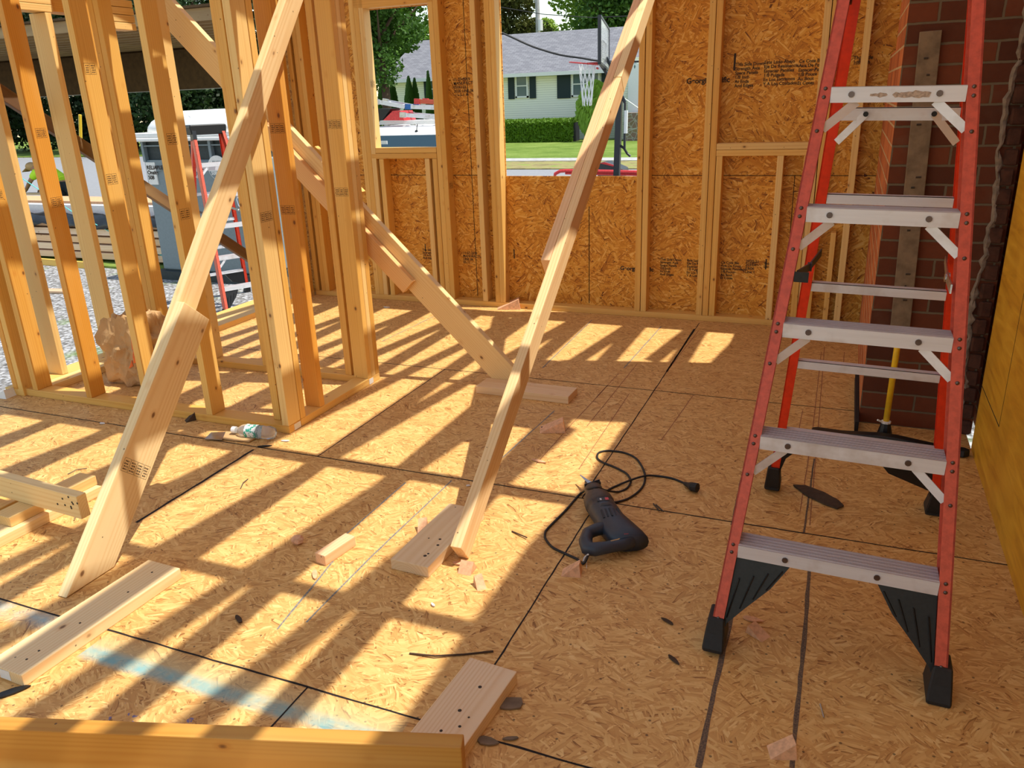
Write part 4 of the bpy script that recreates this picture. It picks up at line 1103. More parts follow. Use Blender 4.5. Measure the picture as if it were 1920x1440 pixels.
stick([(768, 1225), (815, 1230), (870, 1227), (925, 1221)], .0028, 'long thin curved wood sliver at the edge of the sunny floor', 'wood_sliver', 'sliver', 'bark')
gn = 'loose nails'
stick([(127, 889), (145, 880), (163, 878)], .0016, 'bent nail on the sunny floor at left, near the pile', 'loose_nail', 'nail', 'dark_grey', group=gn)
stick([(451, 916), (456, 905), (465, 898)], .0016, 'nail standing out on the sunny floor left of centre', 'loose_nail', 'nail', 'dark_grey', group=gn)
stick([(150, 953), (139, 974)], .0025, 'shiny nail beside the end of the board on edge', 'loose_nail', 'nail', 'steel', group=gn)
stick([(1225, 944), (1236, 958)], .0022, 'nail of the small cluster right of the saw, left one', 'loose_nail', 'nail', 'dark_grey', group=gn)
stick([(1230, 946), (1244, 959)], .0022, 'nail of the small cluster right of the saw, right one', 'loose_nail', 'nail', 'dark_grey', group=gn)
stick([(1538, 1320), (1545, 1345)], .0022, 'nail lying on the shaded floor under the stepladder', 'loose_nail', 'nail', 'steel', group=gn)
stick([(960, 996), (988, 1008)], .0025, 'brown splinter in the sunny patch left of the cord', 'wood_sliver', 'sliver', 'bark')

# plastic bottle and putty knife and flattened carton by the closet plate
bt = empty('plastic_bottle', F(470, 812), 'clear crushed plastic water bottle with green and white label by the closet plate', 'bottle')
a = F(441, 806, .030); b = F(513, 812, .034)
m = MB(); ds = [0, .04, .08, .12, .2, .3, .4, .5, .6, .7, .8, .9, 1.0]; rs = [.013, .014, .013, .018, .028, .032, .028, .031, .027, .032, .029, .032, .026]
m.tube([a.lerp(b, t) for t in ds], rs, 14); m.build('bottle_body', M['clear_plastic'], bt, smooth=True)
m = MB(); m.tube([a.lerp(b, -.07), a.lerp(b, .03)], .0155, 12); m.build('cap', M['white_paint'], bt)
lab = NT('bottle_label'); v = lab.obj(); n_ = lab.noise(v, 55, 3, .6); lab.p(lab.ramp(n_, [(.45, (.78, .80, .78)), (.5, (.02, .30, .20)), (.6, (.05, .42, .30)), (.64, (.80, .82, .80))], 'CONSTANT'), .4)
m = MB(); m.tube([a.lerp(b, t) for t in (.33, .42, .52, .62)], [.0335, .031, .0325, .032], 14, cap=False); m.build('bottle_sleeve', M['bottle_label'], bt, smooth=True)
m = MB(); pts = [F(*q, .006) for q in ((384, 824), (396, 812), (424, 811), (417, 825))]; m.prism(pts, (0, 0, .004)); o = m.build('putty_blade', M['steel'], org=F(400, 820)); put(o, 'bright metal scraper plate left of the plastic bottle', 'scraper')
m = MB(); pts = [F(*q, .004) for q in ((418, 824), (424, 811), (452, 812), (480, 822), (468, 829), (440, 827))]; m.prism(pts, (0, 0, .006)); o = m.build('paper_wrapper', M['kraft'], org=F(445, 820)); put(o, 'torn tan paper wrapper under the plastic bottle', 'wrapper')

# kraft paper bag, crumpled, inside the closet
bg = empty('paper_bag', (-3.50, 3.10, 0), 'crumpled brown paper bag with orange print, standing inside the closet framing', 'bag')
bm = bmesh.new(); bmesh.ops.create_icosphere(bm, subdivisions=5, radius=1)
from mathutils import noise as mnoise
for v in bm.verts:
    n0 = v.co.normalized(); p = n0.copy()
    q = max(abs(p.x), abs(p.y), abs(p.z)); p = p * (1 / max(q, .62)) * .85
    vv = mnoise.voronoi(n0 * 2.2)[0]; d = mnoise.noise(n0 * 1.9) * .22 - (vv[1] - vv[0]) * .34 + .10 + mnoise.noise(n0 * 6) * .05
    p = p * (1 + d)
    z = p.z * .21 + .20
    tw = 1 - .25 * max(0, z - .25) / .2
    v.co = Vector((p.x * .185 * tw + .04 * max(0, z - .2), p.y * .12 * tw, max(0.002, z)))
# open the mouth: push the top centre down
for v in bm.verts:
    if v.co.z > .33 and (v.co.x ** 2 + v.co.y ** 2) < .0075: v.co.z = .26
me = bpy.data.meshes.new('bag'); bm.to_mesh(me); bm.free(); me.materials.append(M['kraft'])
o = bpy.data.objects.new('bag_body', me); COL.objects.link(o); o.parent = bg; o.location = (-.06, 0, 0)
m = MB(); rr = random.Random(3)
for (x, z, s) in [(on(a_, b_, 1, 2.97).x, on(a_, b_, 1, 2.97).z, s_) for a_, b_, s_ in ((242, 645, .022), (247, 662, .026), (240, 684, .018), (248, 676, .016))]:
    m.add([(x - s, 2.955, z - s * 1.3), (x + s, 2.955, z - s), (x + s * .6, 2.958, z + s * 1.5), (x - s * .5, 2.955, z + s)], [(0, 1, 2, 3)])
o = m.build('orange_print', M['orange_print'], bg); md = o.modifiers.new('w', 'SHRINKWRAP'); md.target = bpy.data.objects['bag_body']; md.offset = .004; md.wrap_method = 'NEAREST_SURFACEPOINT'
sb_ = o.modifiers.new('s', 'SOLIDIFY'); sb_.thickness = .002
# ================================================================== OUTSIDE
def G(px, py, z=GZ): return on(px, py, 2, z)


def ground(name, poly, z, mat, label):
    m = MB(); m.prism([(x, y, z) for x, y in poly], (0, 0, -.04)); o = m.build(name, M[mat], org=(0, 0, 0)); put(o, label, None, None, 'structure'); return o


ground('ground_gravel', [(-60, -10), (60, -10), (60, 18.5), (-10, 18.5), (-14, 15), (-60, 15)], GZ, 'gravel', 'grey gravel yard around the new deck')
ground('ground_asphalt', [(-90, 15.2), (-14, 15.2), (-10, 18.7), (90, 18.7), (90, 25.0), (-12, 25.0), (-22, 33), (-90, 33)], GZ + .03, 'asphalt', 'grey asphalt road in front of the houses')
ground('ground_verge', [(-12, 25.0), (90, 25.0), (90, 28.0), (-13, 28.0)], GZ + .06, 'verge', 'dry grass verge beside the road')
ground('ground_sidewalk', [(-13, 28.0), (90, 28.0), (90, 29.3), (-13, 29.3)], GZ + .08, 'concrete', 'pale concrete sidewalk')
ground('ground_lawn', [(-22, 29.3), (90, 29.3), (90, 80), (-90, 80), (-90, 33.1), (-22, 33.1)], GZ + .07, 'grass', 'green front lawn of the pale house')
c0 = G(60, 340)
ground('ground_grass', [(-20, 9.2), (-8.3, 8.6), (-8.6, 13.4), (-22, 14.9)], GZ + .03, 'grass', 'patch of grass beyond the lumber pile')

# ---- house across the road
YH = 43.0


def H(px, py, y=YH): return on(px, py, 1, y)


zE = H(1020, 131).z; zB = GZ
xl = H(722, 150).x; xr = H(1260, 120).x
hs = empty('ranch_house', (xl, YH, GZ), 'pale green ranch house with grey shingle roof across the road', 'house')
m = MB(); m.box(xl, xr + 6, YH, YH + 9, zB, zE); m.build('siding_wall', M['siding'], hs)
rx0 = H(707, 144, YH - .6).x; rt = H(775, 72, YH + 4.5)
m = MB()
x1 = xr + 6.5; zr = H(1020, 60, YH + 4.5).z; ze = H(1020, 136, YH - .6).z
m.add([(rx0, YH - .6, ze), (x1, YH - .6, ze), (x1, YH + 4.5, zr), (rx0, YH + 4.5, zr), (rx0, YH + 9.6, ze), (x1, YH + 9.6, ze)], [(0, 1, 2, 3), (3, 2, 5, 4), (0, 3, 4), (1, 5, 2)])
rf = m.build('shingle_roof', M['shingles'], hs, fix=False)
me = rf.data
m = MB(); m.box(rx0, x1, YH - .68, YH - .56, ze - .16, ze + .02); m.build('gutter', M['white_paint'], hs)
m = MB(); m.box(rx0, x1, YH - .56, YH, ze - .15, ze - .11); m.build('soffit', M['white_paint'], hs)


def hwin(pxa, pya, pxb, pyb, shut=(1, 1), split=True):
    a = H(pxa, pya, YH - .04); b = H(pxb, pyb, YH - .04)
    x0, x1_, z1, z0 = a.x, b.x, a.z, b.z
    m = MB(); f = .09
    m.box(x0, x1_, YH - .10, YH - .01, z1 - f, z1); m.box(x0, x1_, YH - .10, YH - .01, z0, z0 + f); m.box(x0, x0 + f, YH - .10, YH - .01, z0, z1); m.box(x1_ - f, x1_, YH - .10, YH - .01, z0, z1)
    zm = (z0 + z1) / 2
    if split: m.box(x0, x1_, YH - .09, YH - .01, zm - .03, zm + .03)
    w = m.build('window', M['white_paint'], hs)
    m = MB(); m.box(x0 + f, x1_ - f, YH - .05, YH - .02, z0 + f, z1 - f); m.build('pane', M['glass_house'], w)
    sw_ = (x1_ - x0) * .48
    for s, u in zip((0, 1), shut):
        if u:
            xx = x0 - .08 - sw_ if s == 0 else x1_ + .08
            m = MB(); m.box(xx, xx + sw_, YH - .07, YH - .01, z0 - .05, z1 + .05); m.build('shutter', M['shutter'], hs)


hwin(966, 139, 991, 183); hwin(1072, 134, 1125, 180); hwin(804, 148, 822, 186, (1, 0))
m = MB(); a = H(1179, 120, YH - 1.2); b = H(1188, 212, YH - 1.2); m.box(a.x, b.x + .3, YH - 1.3, YH - 1.2, b.z, a.z); m.build('storm_door', M['lumber_wrap'], hs)
m = MB(); m.box(H(1155, 130, YH - 1.15).x, x1, YH - 1.15, YH - .02, zB, H(1180, 108, YH - 1.15).z); m.build('entry_wall', M['siding'], hs)
m = MB(); q = H(1170, 212, YH - 2.4); m.box(H(1172, 212, YH - 2.6).x, x1, YH - 2.6, YH - 1.3, zB, q.z); m.build('stone_step', M['stone'], hs)
m = MB(); a = H(1170, 184, YH - 2.5); b = H(1200, 205, YH - 2.5); m.tube([a, b], .025, 6); m.tube([a, Vector((a.x, a.y, b.z - .6))], .025, 6); m.tube([b, Vector((b.x, b.y, b.z - .8))], .025, 6); m.build('stair_rail', M['white_paint'], hs)
p = H(1190, 151, YH - 1.17); text('2', .32, p, parent=hs, name='house_number')
p = H(1191, 125, YH - 1.2); MB().ball(p, .12, 8, 6, (1, 1, 1.6)).build('wall_lamp', M['glass_house'], hs)


# ---- greenery
def leaves(mb, c, r, n, size, rr, up=.0, dens=.55):
    for _ in range(n):
        while True:
            d = Vector((rr.uniform(-1, 1), rr.uniform(-1, 1), rr.uniform(-1, 1)))
            if .05 < d.length <= 1: break
        k = rr.uniform(dens, 1.04); d = d.normalized() * k
        p = Vector((c[0] + d.x * r[0], c[1] + d.y * r[1], c[2] + d.z * r[2]))
        a = Vector((rr.gauss(0, 1), rr.gauss(0, 1), rr.gauss(0, .7))).normalized(); b = a.orthogonal().normalized()
        b.rotate(Matrix.Rotation(rr.uniform(0, 6.28), 3, a)) ; s = size * rr.uniform(.55, 1.3)
        mb.add([p - a * s * .5, p + b * s * .33, p + a * s * .5, p - b * s * .33], [(0, 1, 2, 3)])


def tree(base, h, crown, label, col, n=9000, size=.30, seed=1, trunk=.22, cat='tree', group=None, name='leafy_tree', low=.25):
    rr = random.Random(seed); t = empty(name, base, label, cat, group)
    b = Vector(base); m = MB()
    m.tube([b, b + Vector((.1, 0, h * .3)), b + Vector((-.1, .1, h * .6)), b + Vector((0, 0, h * .85))], [trunk, trunk * .8, trunk * .5, trunk * .15], 8)
    for k in range(6):
        a = rr.uniform(0, 6.28); z = h * rr.uniform(.35, .6); L_ = crown * rr.uniform(.5, .8)
        m.tube([b + Vector((0, 0, z)), b + Vector((math.cos(a) * L_, math.sin(a) * L_, z + h * .2))], [trunk * .4, trunk * .1], 6)
    m.build('trunk', M['bark'], t)
    m = MB(); blobs = 16
    for k in range(blobs):
        a = rr.uniform(0, 6.28); q = rr.uniform(.0, .72); zz = rr.uniform(low + .12, .88)
        wz = 1 - abs(zz - .55) * 1.1
        c = (b.x + math.cos(a) * q * crown * wz, b.y + math.sin(a) * q * crown * wz, b.z + zz * h)
        r = crown * rr.uniform(.33, .55)
        leaves(m, c, (r, r, r * .8), n // blobs, size, rr)
    o = m.build('foliage', M['leaves'], t, fix=False); o.color = (*col, 1); return t


DG = (.06, .14, .02); MG = (.14, .28, .04); LG = (.27, .44, .06); YG = (.32, .46, .09)
e = lambda px, y, dz=0: Vector((on(px, 200, 1, y).x, y, GZ + dz))
tree(e(722, 30), 8.4, 2.4, 'dark maple tree left of the pale house, seen through the small window opening', DG, 16000, .20, 3, low=.3)
tree(e(700, 60), 14.0, 6.0, 'tall dark tree behind the left end of the pale house', DG, 14000, .36, 5)
tree(e(790, 58), 13.5, 5.5, 'broad green tree behind the roof, filling the top of the small window opening', MG, 15000, .34, 6)
tree(e(960, 60), 11.5, 3.2, 'olive brown tree behind the roof, left of the utility pole', (.11, .12, .03), 12000, .30, 7)
tree(e(1012, 64), 8.6, 2.0, 'light green tree behind the roof, just right of the utility pole', YG, 8000, .28, 8)
tree(e(1130, 62), 14.0, 3.9, 'bright green tree behind the roof, above the backboard', LG, 15000, .34, 9)
tree(e(1180, 60), 13.0, 5.0, 'dark green tree behind the roof at the right, beside the brace top', DG, 12000, .34, 10)
for i, (px, y) in enumerate(((-120, 38), (-20, 36), (60, 40), (150, 37), (240, 39), (330, 37), (420, 40), (520, 44), (610, 46))):
    tree(e(px, y), 10.5, 4.6, 'dark tree beyond the road, ' + ('outermost at the left', 'second from the left', 'third from the left', 'fourth from the left', 'left of the portable toilet', 'above the portable toilet roof', 'right of the portable toilet roof', 'behind the closet corner', 'farthest right of the shady row')[i], (.016, .035, .010) if i != 5 else (.04, .08, .03), 12000, .30, 20 + i, group='shady tree row beyond the road', low=.0)


def arbor(px, pyt, pyb, wpx, y, seed, label, col=(.055, .13, .02), cone=True, group='small conifers by the house'):
    a = on(px, pyt, 1, y); b = on(px, pyb, 1, y); b.z = GZ + .07; w = abs(on(px + wpx / 2, 150, 1, y).x - on(px, 150, 1, y).x)
    rr = random.Random(seed); h = a.z - b.z; t = empty('conifer', (b.x, y, b.z), label, 'shrub', group); m = MB()
    for _ in range(4200 if cone else 12000):
        k = rr.random() ** .8; ang = rr.uniform(0, 6.28); r = w * ((1.45 * (1 - k) ** .75 if k > .12 else 1.3) if cone else math.sqrt(max(0, 1 - (2 * k - 1) ** 2)) * (.86 + .14 * math.sin(ang * 5 + k * 9) * math.sin(k * 17 + ang * 2))) * rr.uniform(.62, 1.1)
        p = Vector((b.x + math.cos(ang) * r, y + math.sin(ang) * r, b.z + k * h)); s = rr.uniform(.07, .18) * (1 if cone else 1.35)
        m.add([p, p + Vector((s * .6, 0, s)), p + Vector((-s * .3, s * .4, s * .9))], [(0, 1, 2)])
    o = m.build('foliage', M['leaves'], t, fix=False); o.color = (*col, 1)
    m = MB(); m.tube([(b.x, y, b.z), (b.x, y, b.z + h * .7)], [.06, .02], 6); m.build('trunk', M['bark'], t)


arbor(722, 142, 200, 34, 40, 1, 'leftmost pointed conifer in front of the pale house')
arbor(738, 145, 198, 18, 40.8, 2, 'narrow dark conifer right behind the leftmost one', DG)
arbor(768, 148, 196, 24, 40, 3, 'taller of the middle pair of pointed conifers by the house')
arbor(779, 151, 196, 18, 40.3, 4, 'smaller right conifer of the middle pair by the house')
arbor(805, 138, 200, 14, 40, 5, 'dark conifer hugging the right edge of the small window opening', DG)
arbor(1112, 158, 268, 62, 40.5, 6, 'round bright green bush by the house, behind the hoop net', LG, False, None)
rr = random.Random(12)
a = on(940, 228, 1, 41); b = on(1080, 266, 1, 41); b.z = GZ + .07
hd_ = empty('hedge', (a.x, 41, b.z), 'long low trimmed green hedge in front of the pale house', 'hedge'); m = MB()
for _ in range(16000):
    x = rr.uniform(a.x - .6, b.x); k = rr.random(); f = rr.random()
    if f < .5: p = Vector((x, 41 + rr.uniform(-.65, .65), a.z + rr.uniform(-.12, .05)))
    else: p = Vector((x, 40.35 + rr.uniform(-.08, .15), b.z + k * (a.z - b.z)))
    s = rr.uniform(.05, .12); u = Vector((rr.gauss(0, 1), rr.gauss(0, 1), rr.gauss(0, 1))).normalized() * s; v_ = u.orthogonal().normalized() * s * .6
    m.add([p - u, p + v_, p + u, p - v_], [(0, 1, 2, 3)])
o = m.build('foliage', M['leaves'], hd_, fix=False); o.color = (.14, .27, .02, 1)
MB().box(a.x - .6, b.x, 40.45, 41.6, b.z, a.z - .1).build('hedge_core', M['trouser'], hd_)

# ---- basketball hoop
yh = 19.5
K = lambda px, py, y=yh: on(px, py, 1, y)
bp = K(1156, 305); hp_ = empty('basketball_hoop', (bp.x, yh, GZ), 'portable basketball hoop with black pole and red rim by the sidewalk', 'basketball hoop')
m = MB(); m.beam((bp.x, yh, GZ), (K(1162, 172).x, yh, K(1162, 172).z), .14, .14, (1, 0, 0)); m.build('pole', M['brushed_black'], hp_)
m = MB()
pa, pb = K(1124, 30, yh - .8), K(1140, 55, yh + .3); qa, qb = K(1124, 118, yh - .8), K(1140, 132, yh + .3)
for u, v_ in ((pa, pb), (qa, qb), (pa, qa), (pb, qb)): m.beam(u, v_, .08, .05, (1, .3, 0))
bbd = m.build('backboard_frame', M['brushed_black'], hp_)
m = MB(); m.add([pa, pb, qb, qa], [(0, 1, 2, 3)]); o = m.build('backboard_panel', M['clear_plastic'], hp_, fix=False); md = o.modifiers.new('s', 'SOLIDIFY'); md.thickness = .03
c1, c2, c3, c4 = pa.lerp(pb, .3).lerp(qa.lerp(qb, .3), .45), pa.lerp(pb, .7).lerp(qa.lerp(qb, .7), .45), pa.lerp(pb, .7).lerp(qa.lerp(qb, .7), .85), pa.lerp(pb, .3).lerp(qa.lerp(qb, .3), .85)
m = MB()
for u, v_ in ((c1, c2), (c2, c3), (c3, c4), (c4, c1)): m.beam(u - Vector((.03, 0, 0)), v_ - Vector((.03, 0, 0)), .07, .03, (1, .3, 0))
m.build('target_square', M['brushed_black'], bbd)
rc = K(1090, 119, yh - .35); rim = []
rad = .23
for k in range(25): a_ = 2 * math.pi * k / 24; rim.append(Vector((rc.x + .05 + rad * 1.45 * math.cos(a_), yh - .35 + rad * 1.2 * math.sin(a_), rc.z + .04 * math.cos(a_ + 3.1))))
m = MB(); m.tube(rim, .014, 6, cap=False); e1 = K(1121, 118, yh - .35)
for dz in (0, -.1): m.beam(rim[0] + Vector((0, 0, dz)), e1 + Vector((.0, 0, dz)), .05, .04); m.beam(rim[4], e1, .04, .03); m.beam(rim[20], e1, .04, .03)
rm_ = m.build('rim', M['red_paint'], hp_)
m = MB(); N = 10
for k in range(N):
    for sgn in (1, -1):
        pts = []
        for j in range(7):
            a_ = 2 * math.pi * k / N + sgn * j * .22; t = j / 6; q_ = (rad * .85) * (1 - .45 * t)
            pts.append(Vector((rc.x + .14 + q_ * math.cos(a_), yh - .35 + q_ * .8 * math.sin(a_), rc.z - t * .9 - rr.uniform(0, .05))))
        m.tube(pts, .008, 4, cap=False)
m.build('net', M['white_paint'], rm_)
m = MB(); s1 = K(1137, 108, yh); s2 = K(1160, 150, yh); m.beam(s1, s2, .07, .05, (1, 0, 0)); m.beam(K(1124, 118), K(1156, 165), .06, .05, (1, 0, 0)); m.beam(K(1165, 178), K(1172, 192), .07, .05, (1, 0, 0)); m.beam(K(1172, 192), K(1171, 280), .05, .05, (1, 0, 0)); m.build('lift_arm', M['brushed_black'], hp_)
m = MB(); m.beam(K(1174, 207), K(1173, 250), .07, .07, (1, 0, 0)); m.build('white_sleeve', M['white_paint'], hp_)
m = MB(); m.tube([K(1159, 270), K(1170, 278), K(1176, 288), K(1182, 293)], .03, 6); m.build('crank_handle', M['black_plastic'], hp_)
m = MB(); q_ = K(1150, 318); m.loft([[(q_.x - 1.1, yh - .5, GZ), (q_.x + .8, yh - .5, GZ), (q_.x + .8, yh + .5, GZ), (q_.x - 1.1, yh + .5, GZ)], [(q_.x - .8, yh - .35, GZ + .22), (q_.x + .3, yh - .35, GZ + .3), (q_.x + .3, yh + .35, GZ + .3), (q_.x - .8, yh + .35, GZ + .22)]]); m.build('base', M['black_plastic'], hp_)

# ---- red tubular frame by the road
R0 = lambda px, py: on(px, py, 1, 20.5)
m = MB(); m.tube([R0(1040, 333), R0(1041, 326), R0(1050, 321), R0(1062, 320), R0(1205, 323)], .045, 8); m.tube([R0(1060, 325), R0(1205, 328)], .03, 6)
o = m.build('red_pipe_frame', M['red_paint'], org=R0(1040, 333)); o.data.materials[0] = M['red_paint']; put(o, 'dark red tubular frame lying low by the road behind the large opening', 'pipe frame')
# ---- utility pole, wires, transformer
yp = 58.0; U = lambda px, py, y=yp: on(px, py, 1, y)
up_ = empty('utility_pole', (U(1010, 50).x, yp, GZ), 'grey utility pole with a can transformer behind the house roof', 'utility pole')
m = MB(); m.tube([(U(1010, 50).x, yp, GZ), (U(1006, -40).x, yp, U(1006, -60).z)], [.20, .15], 10); m.build('pole', M['concrete'], up_)
q_ = U(1016, 48); m = MB(); m.tube([q_ + Vector((0, -.3, -.35)), q_ + Vector((0, -.3, .35))], .18, 10); m.build('transformer', M['white_paint'], up_)


def wire(pts, r, label, mat='cable'):
    m = MB(); m.tube(pts, r, 5); o = m.build('overhead_wire', M[mat], org=pts[0]); put(o, label, 'wire', 'overhead wires')


wire(smooth_path([on(a, b, 1, 22) for a, b in ((930, 57), (960, 70), (1000, 88), (1050, 103), (1090, 109), (1120, 114), (1160, 116), (1215, 115))], 4), .028, 'thick black cable sagging in front of the roof to the right')
wire([on(930, 12, 1, 50), on(1020, 27, 1, 50), on(1110, 33, 1, 50), on(1230, 28, 1, 50)], .025, 'thin upper wire crossing in front of the trees behind the roof')
wire([on(690, 20, 1, 50), on(760, 14, 1, 50), on(800, 10, 1, 50)], .02, 'thin wire in front of the trees in the small window opening')

# ---- white truck with ladder rack
yt = 14.0; T = lambda px, py, y=yt: on(px, py, 1, y)
tk_ = empty('work_truck', (T(760, 260).x, yt, GZ), 'white work truck with ladder rack parked outside the small window opening', 'truck')
x0 = T(668, 250).x; x1 = T(848, 250).x; zr_ = T(760, 240).z; zs = T(760, 254).z
m = MB(); m.loft([[(x0 - .05, yt - .15, zs), (x1 + .05, yt - .15, zs), (x1 + .05, yt + 1.6, zs), (x0 - .05, yt + 1.6, zs)], [(x0 + .06, yt + .1, zr_ - .02), (x1 - .06, yt + .1, zr_ - .02), (x1 - .06, yt + 1.5, zr_ - .02), (x0 + .06, yt + 1.5, zr_ - .02)], [(x0 + .25, yt + .4, zr_ + .03), (x1 - .25, yt + .4, zr_ + .03), (x1 - .25, yt + 1.3, zr_ + .03), (x0 + .25, yt + 1.3, zr_ + .03)]])
m.build('cab_roof', M['white_paint'], tk_, smooth=False, bevel=.03)
m = MB(); m.add([(x0 - .02, yt - .13, zs - .01), (x1 + .02, yt - .13, zs - .01), (x1 + .1, yt - .75, zs - .55), (x0 - .1, yt - .75, zs - .55)], [(0, 1, 2, 3)]); o = m.build('windscreen', M['glass_dark'], tk_, fix=False); md = o.modifiers.new('s', 'SOLIDIFY'); md.thickness = .02
m = MB(); m.box(x0 - .05, x1 + .05, yt - .2, yt + 1.7, GZ + .35, zs - .5); m.build('body', M['white_paint'], tk_, bevel=.05)
m = MB(); m.box(x0 + .02, x1 - .02, yt - .1, yt + 1.6, zs - .52, zs - .015); m.build('cab_glass', M['glass_dark'], tk_)
for xx in (x0 - .02, x1 - .2):
    for yy in (yt + .1, yt + 1.2): m = MB(); m.tube([(xx, yy, GZ + .38), (xx + .22, yy, GZ + .38)], .38, 16); m.build('wheel', M['black_rubber'], tk_)
m = MB(); q_ = T(722, 267, yt - .5); m.box(q_.x - .07, q_.x + .07, q_.y - .05, q_.y - .03, q_.z - .03, q_.z + .03); m.build('windscreen_sticker', M['paper_white'], tk_)
m = MB(); q_ = T(781, 247); m.tube([q_, q_ + Vector((.03, 0, .14))], .008, 5); m.ball(q_, .035, 8, 6); m.build('antenna', M['black_plastic'], tk_)
zk = T(760, 231).z; m = MB()
for yy in (yt + .5, yt + 1.4): m.beam((x0 - .25, yy, zk), (x1 - .02, yy, zk), .06, .12, (0, 0, 1))
for xx in (T(726, 240, yt + .5).x, T(775, 240, yt + .5).x): m.beam((xx, yt + .5, zk), (xx, yt + .5, zr_ - .05), .09, .06, (1, 0, 0))
m.build('rack_bar', M['white_paint'], tk_)
V = lambda px, py: on(px, py, 1, yt + .35)


def rack_ladder(p0, p1, col, label, mats=('aluminium', 'blue_plastic'), w=.34):
    p0 = Vector(p0); p1 = Vector(p1); t = empty('folded_ladder', p0, label, 'ladder', 'ladders on the truck rack')
    d = (p1 - p0).normalized(); s = Vector((0, 1, 0))
    for k in (0, 1):
        o0 = s * (w * k); m = MB(); m.beam(p0 + o0, p1 + o0, .075, .03, (0, 0, 1)); m.build('rail', M[col], t)
        m = MB(); m.beam(p0 + o0 - d * .02, p0 + o0 + d * .10, .10, .05, (0, 0, 1)); m.build('rail_end', M[mats[1]], t)
    n = max(2, int((p1 - p0).length / .3)); L_ = (p1 - p0).length
    for k in range(n): q = p0 + d * (L_ * (k + .5) / n); m = MB(); m.tube([q, q + s * w], .016, 6); m.build('rung', M['aluminium'], t)


rack_ladder(V(762, 200), V(842, 203), 'aluminium', 'silver ladder with blue ends, upper one on the truck rack')
rack_ladder(V(752, 215), V(842, 222), 'aluminium', 'silver ladder with a grey rail, lower one on the truck rack', ('aluminium', 'steel'))
rack_ladder(V(779, 190), V(842, 193), 'rail_red', 'red railed ladder lying highest on the truck rack', ('aluminium', 'red_paint'))
rack_ladder(V(703, 190), V(758, 200), 'aluminium', 'silver folded ladder at the left end of the truck rack', ('aluminium', 'steel'))
m = MB(); a, b, c, d = V(718, 226), V(757, 226), V(750, 208), V(736, 208); m.prism([a, b, c, d], (0, .5, 0)); o = m.build('red_case', M['red_paint'], org=a); put(o, 'red case strapped on the truck rack', 'case')
m = MB(); a, b, c, d = V(703, 226), V(716, 226), V(733, 204), V(704, 204); m.prism([a, b, c, d], (0, .4, 0)); o = m.build('black_crate', M['black_plastic'], org=a); put(o, 'black crate of gear at the left of the truck rack', 'crate')

# ---- low machine on the road behind the hoop
mc0 = on(1150, 318, 1, 22); car = empty('garden_machine', (mc0.x, 22, GZ), 'low red and dark machine on the road behind the hoop pole', 'machine')
J_ = lambda px, py: on(px, py, 1, 22)
m = MB(); m.prism([J_(1120, 332), J_(1122, 306), J_(1134, 304), J_(1150, 309), J_(1168, 317), J_(1170, 332)], (0, .6, 0)); m.build('machine_body', M['dark_grey'], car, bevel=.02)
m = MB(); m.prism([J_(1124, 306), J_(1134, 304), J_(1150, 309), J_(1160, 313), J_(1150, 312), J_(1134, 308)], (0, -.03, 0)); m.build('red_trim', M['red_paint'], car)
m = MB(); a_ = J_(1160, 326); m.tube([a_ + Vector((0, -.1, 0)), a_ + Vector((0, 0, 0))], .14, 12); m.build('wheel', M['black_rubber'], car)

# ---- portable toilet
yq = 8.3; Q = lambda px, py, y=yq: on(px, py, 1, y)
qL = Q(262, 300).x; qR = Q(470, 300).x
pc = Vector(((qL + qR) / 2, yq + .55, GZ)); pt = empty('portable_toilet', (pc.x, yq, GZ), 'grey portable toilet with a white domed roof outside the left wall', 'portable toilet')
zc = Q(380, 262).z; W = (qR - qL) / 2; Yb = yq + 1.25
m = MB(); m.box(qL + .03, qR - .03, yq + .03, Yb - .03, GZ + .12, Q(380, 300).z); m.build('cabin_wall', M['potty_grey'], pt, bevel=.02)
m = MB(); z1_ = Q(380, 300).z; m.box(qL + .06, qR - .06, yq + .08, Yb - .06, z1_, zc - .01); m.build('vent_band', M['potty_dark'], pt)
vb = [o for o in bpy.data.objects if o.name.startswith('vent_band')][0]
m = MB()
for fx in (0, .33, .66, 1): xx = qL + .04 + fx * (qR - qL - .12); m.box(xx, xx + .04, yq + .02, yq + .10, z1_ - .02, zc)
m.box(qL + .04, qR - .04, yq + .03, yq + .09, (z1_ + zc) / 2 + .05, (z1_ + zc) / 2 + .065); m.build('corner_post', M['potty_grey'], pt)
m = MB()
for fx in (0.02, .35, .68): xx = qL + .06 + fx * (qR - qL - .12); m.prism([(xx + .06, yq + .02, z1_), (xx + .30, yq + .02, z1_), (xx + .30, yq + .02, z1_ - .12), (xx + .1, yq + .02, z1_ - .16)], (0, .02, 0))
m.build('panel_relief', M['potty_grey'], pt)
m = MB(); m.box(qL - .03, qR + .03, yq - .04, Yb + .04, zc - .01, zc + .035); m.box(qL - .015, qR + .015, yq - .02, Yb + .02, zc + .036, zc + .10); m.build('roof_rim', M['white_paint'], pt, bevel=.01)
rings = []
zd = Q(350, 206).z - zc - .10
for t in range(7):
    a_ = t / 6 * math.pi / 2; f = max(.06, math.cos(a_) ** .55); zz = zc + .10 + zd * math.sin(a_)
    cx_, cy_ = (qL + qR) / 2, (yq + Yb) / 2; hw, hy = W * f, (Yb - yq) / 2 * f
    rings.append([(cx_ + hw * math.copysign(abs(math.cos(u)) ** .45, math.cos(u)), cy_ + hy * math.copysign(abs(math.sin(u)) ** .45, math.sin(u)), zz) for u in [2 * math.pi * k / 28 for k in range(28)]])
m = MB(); m.loft(rings); dm = m.build('dome_roof', M['white_paint'], pt, smooth=True)
m = MB()
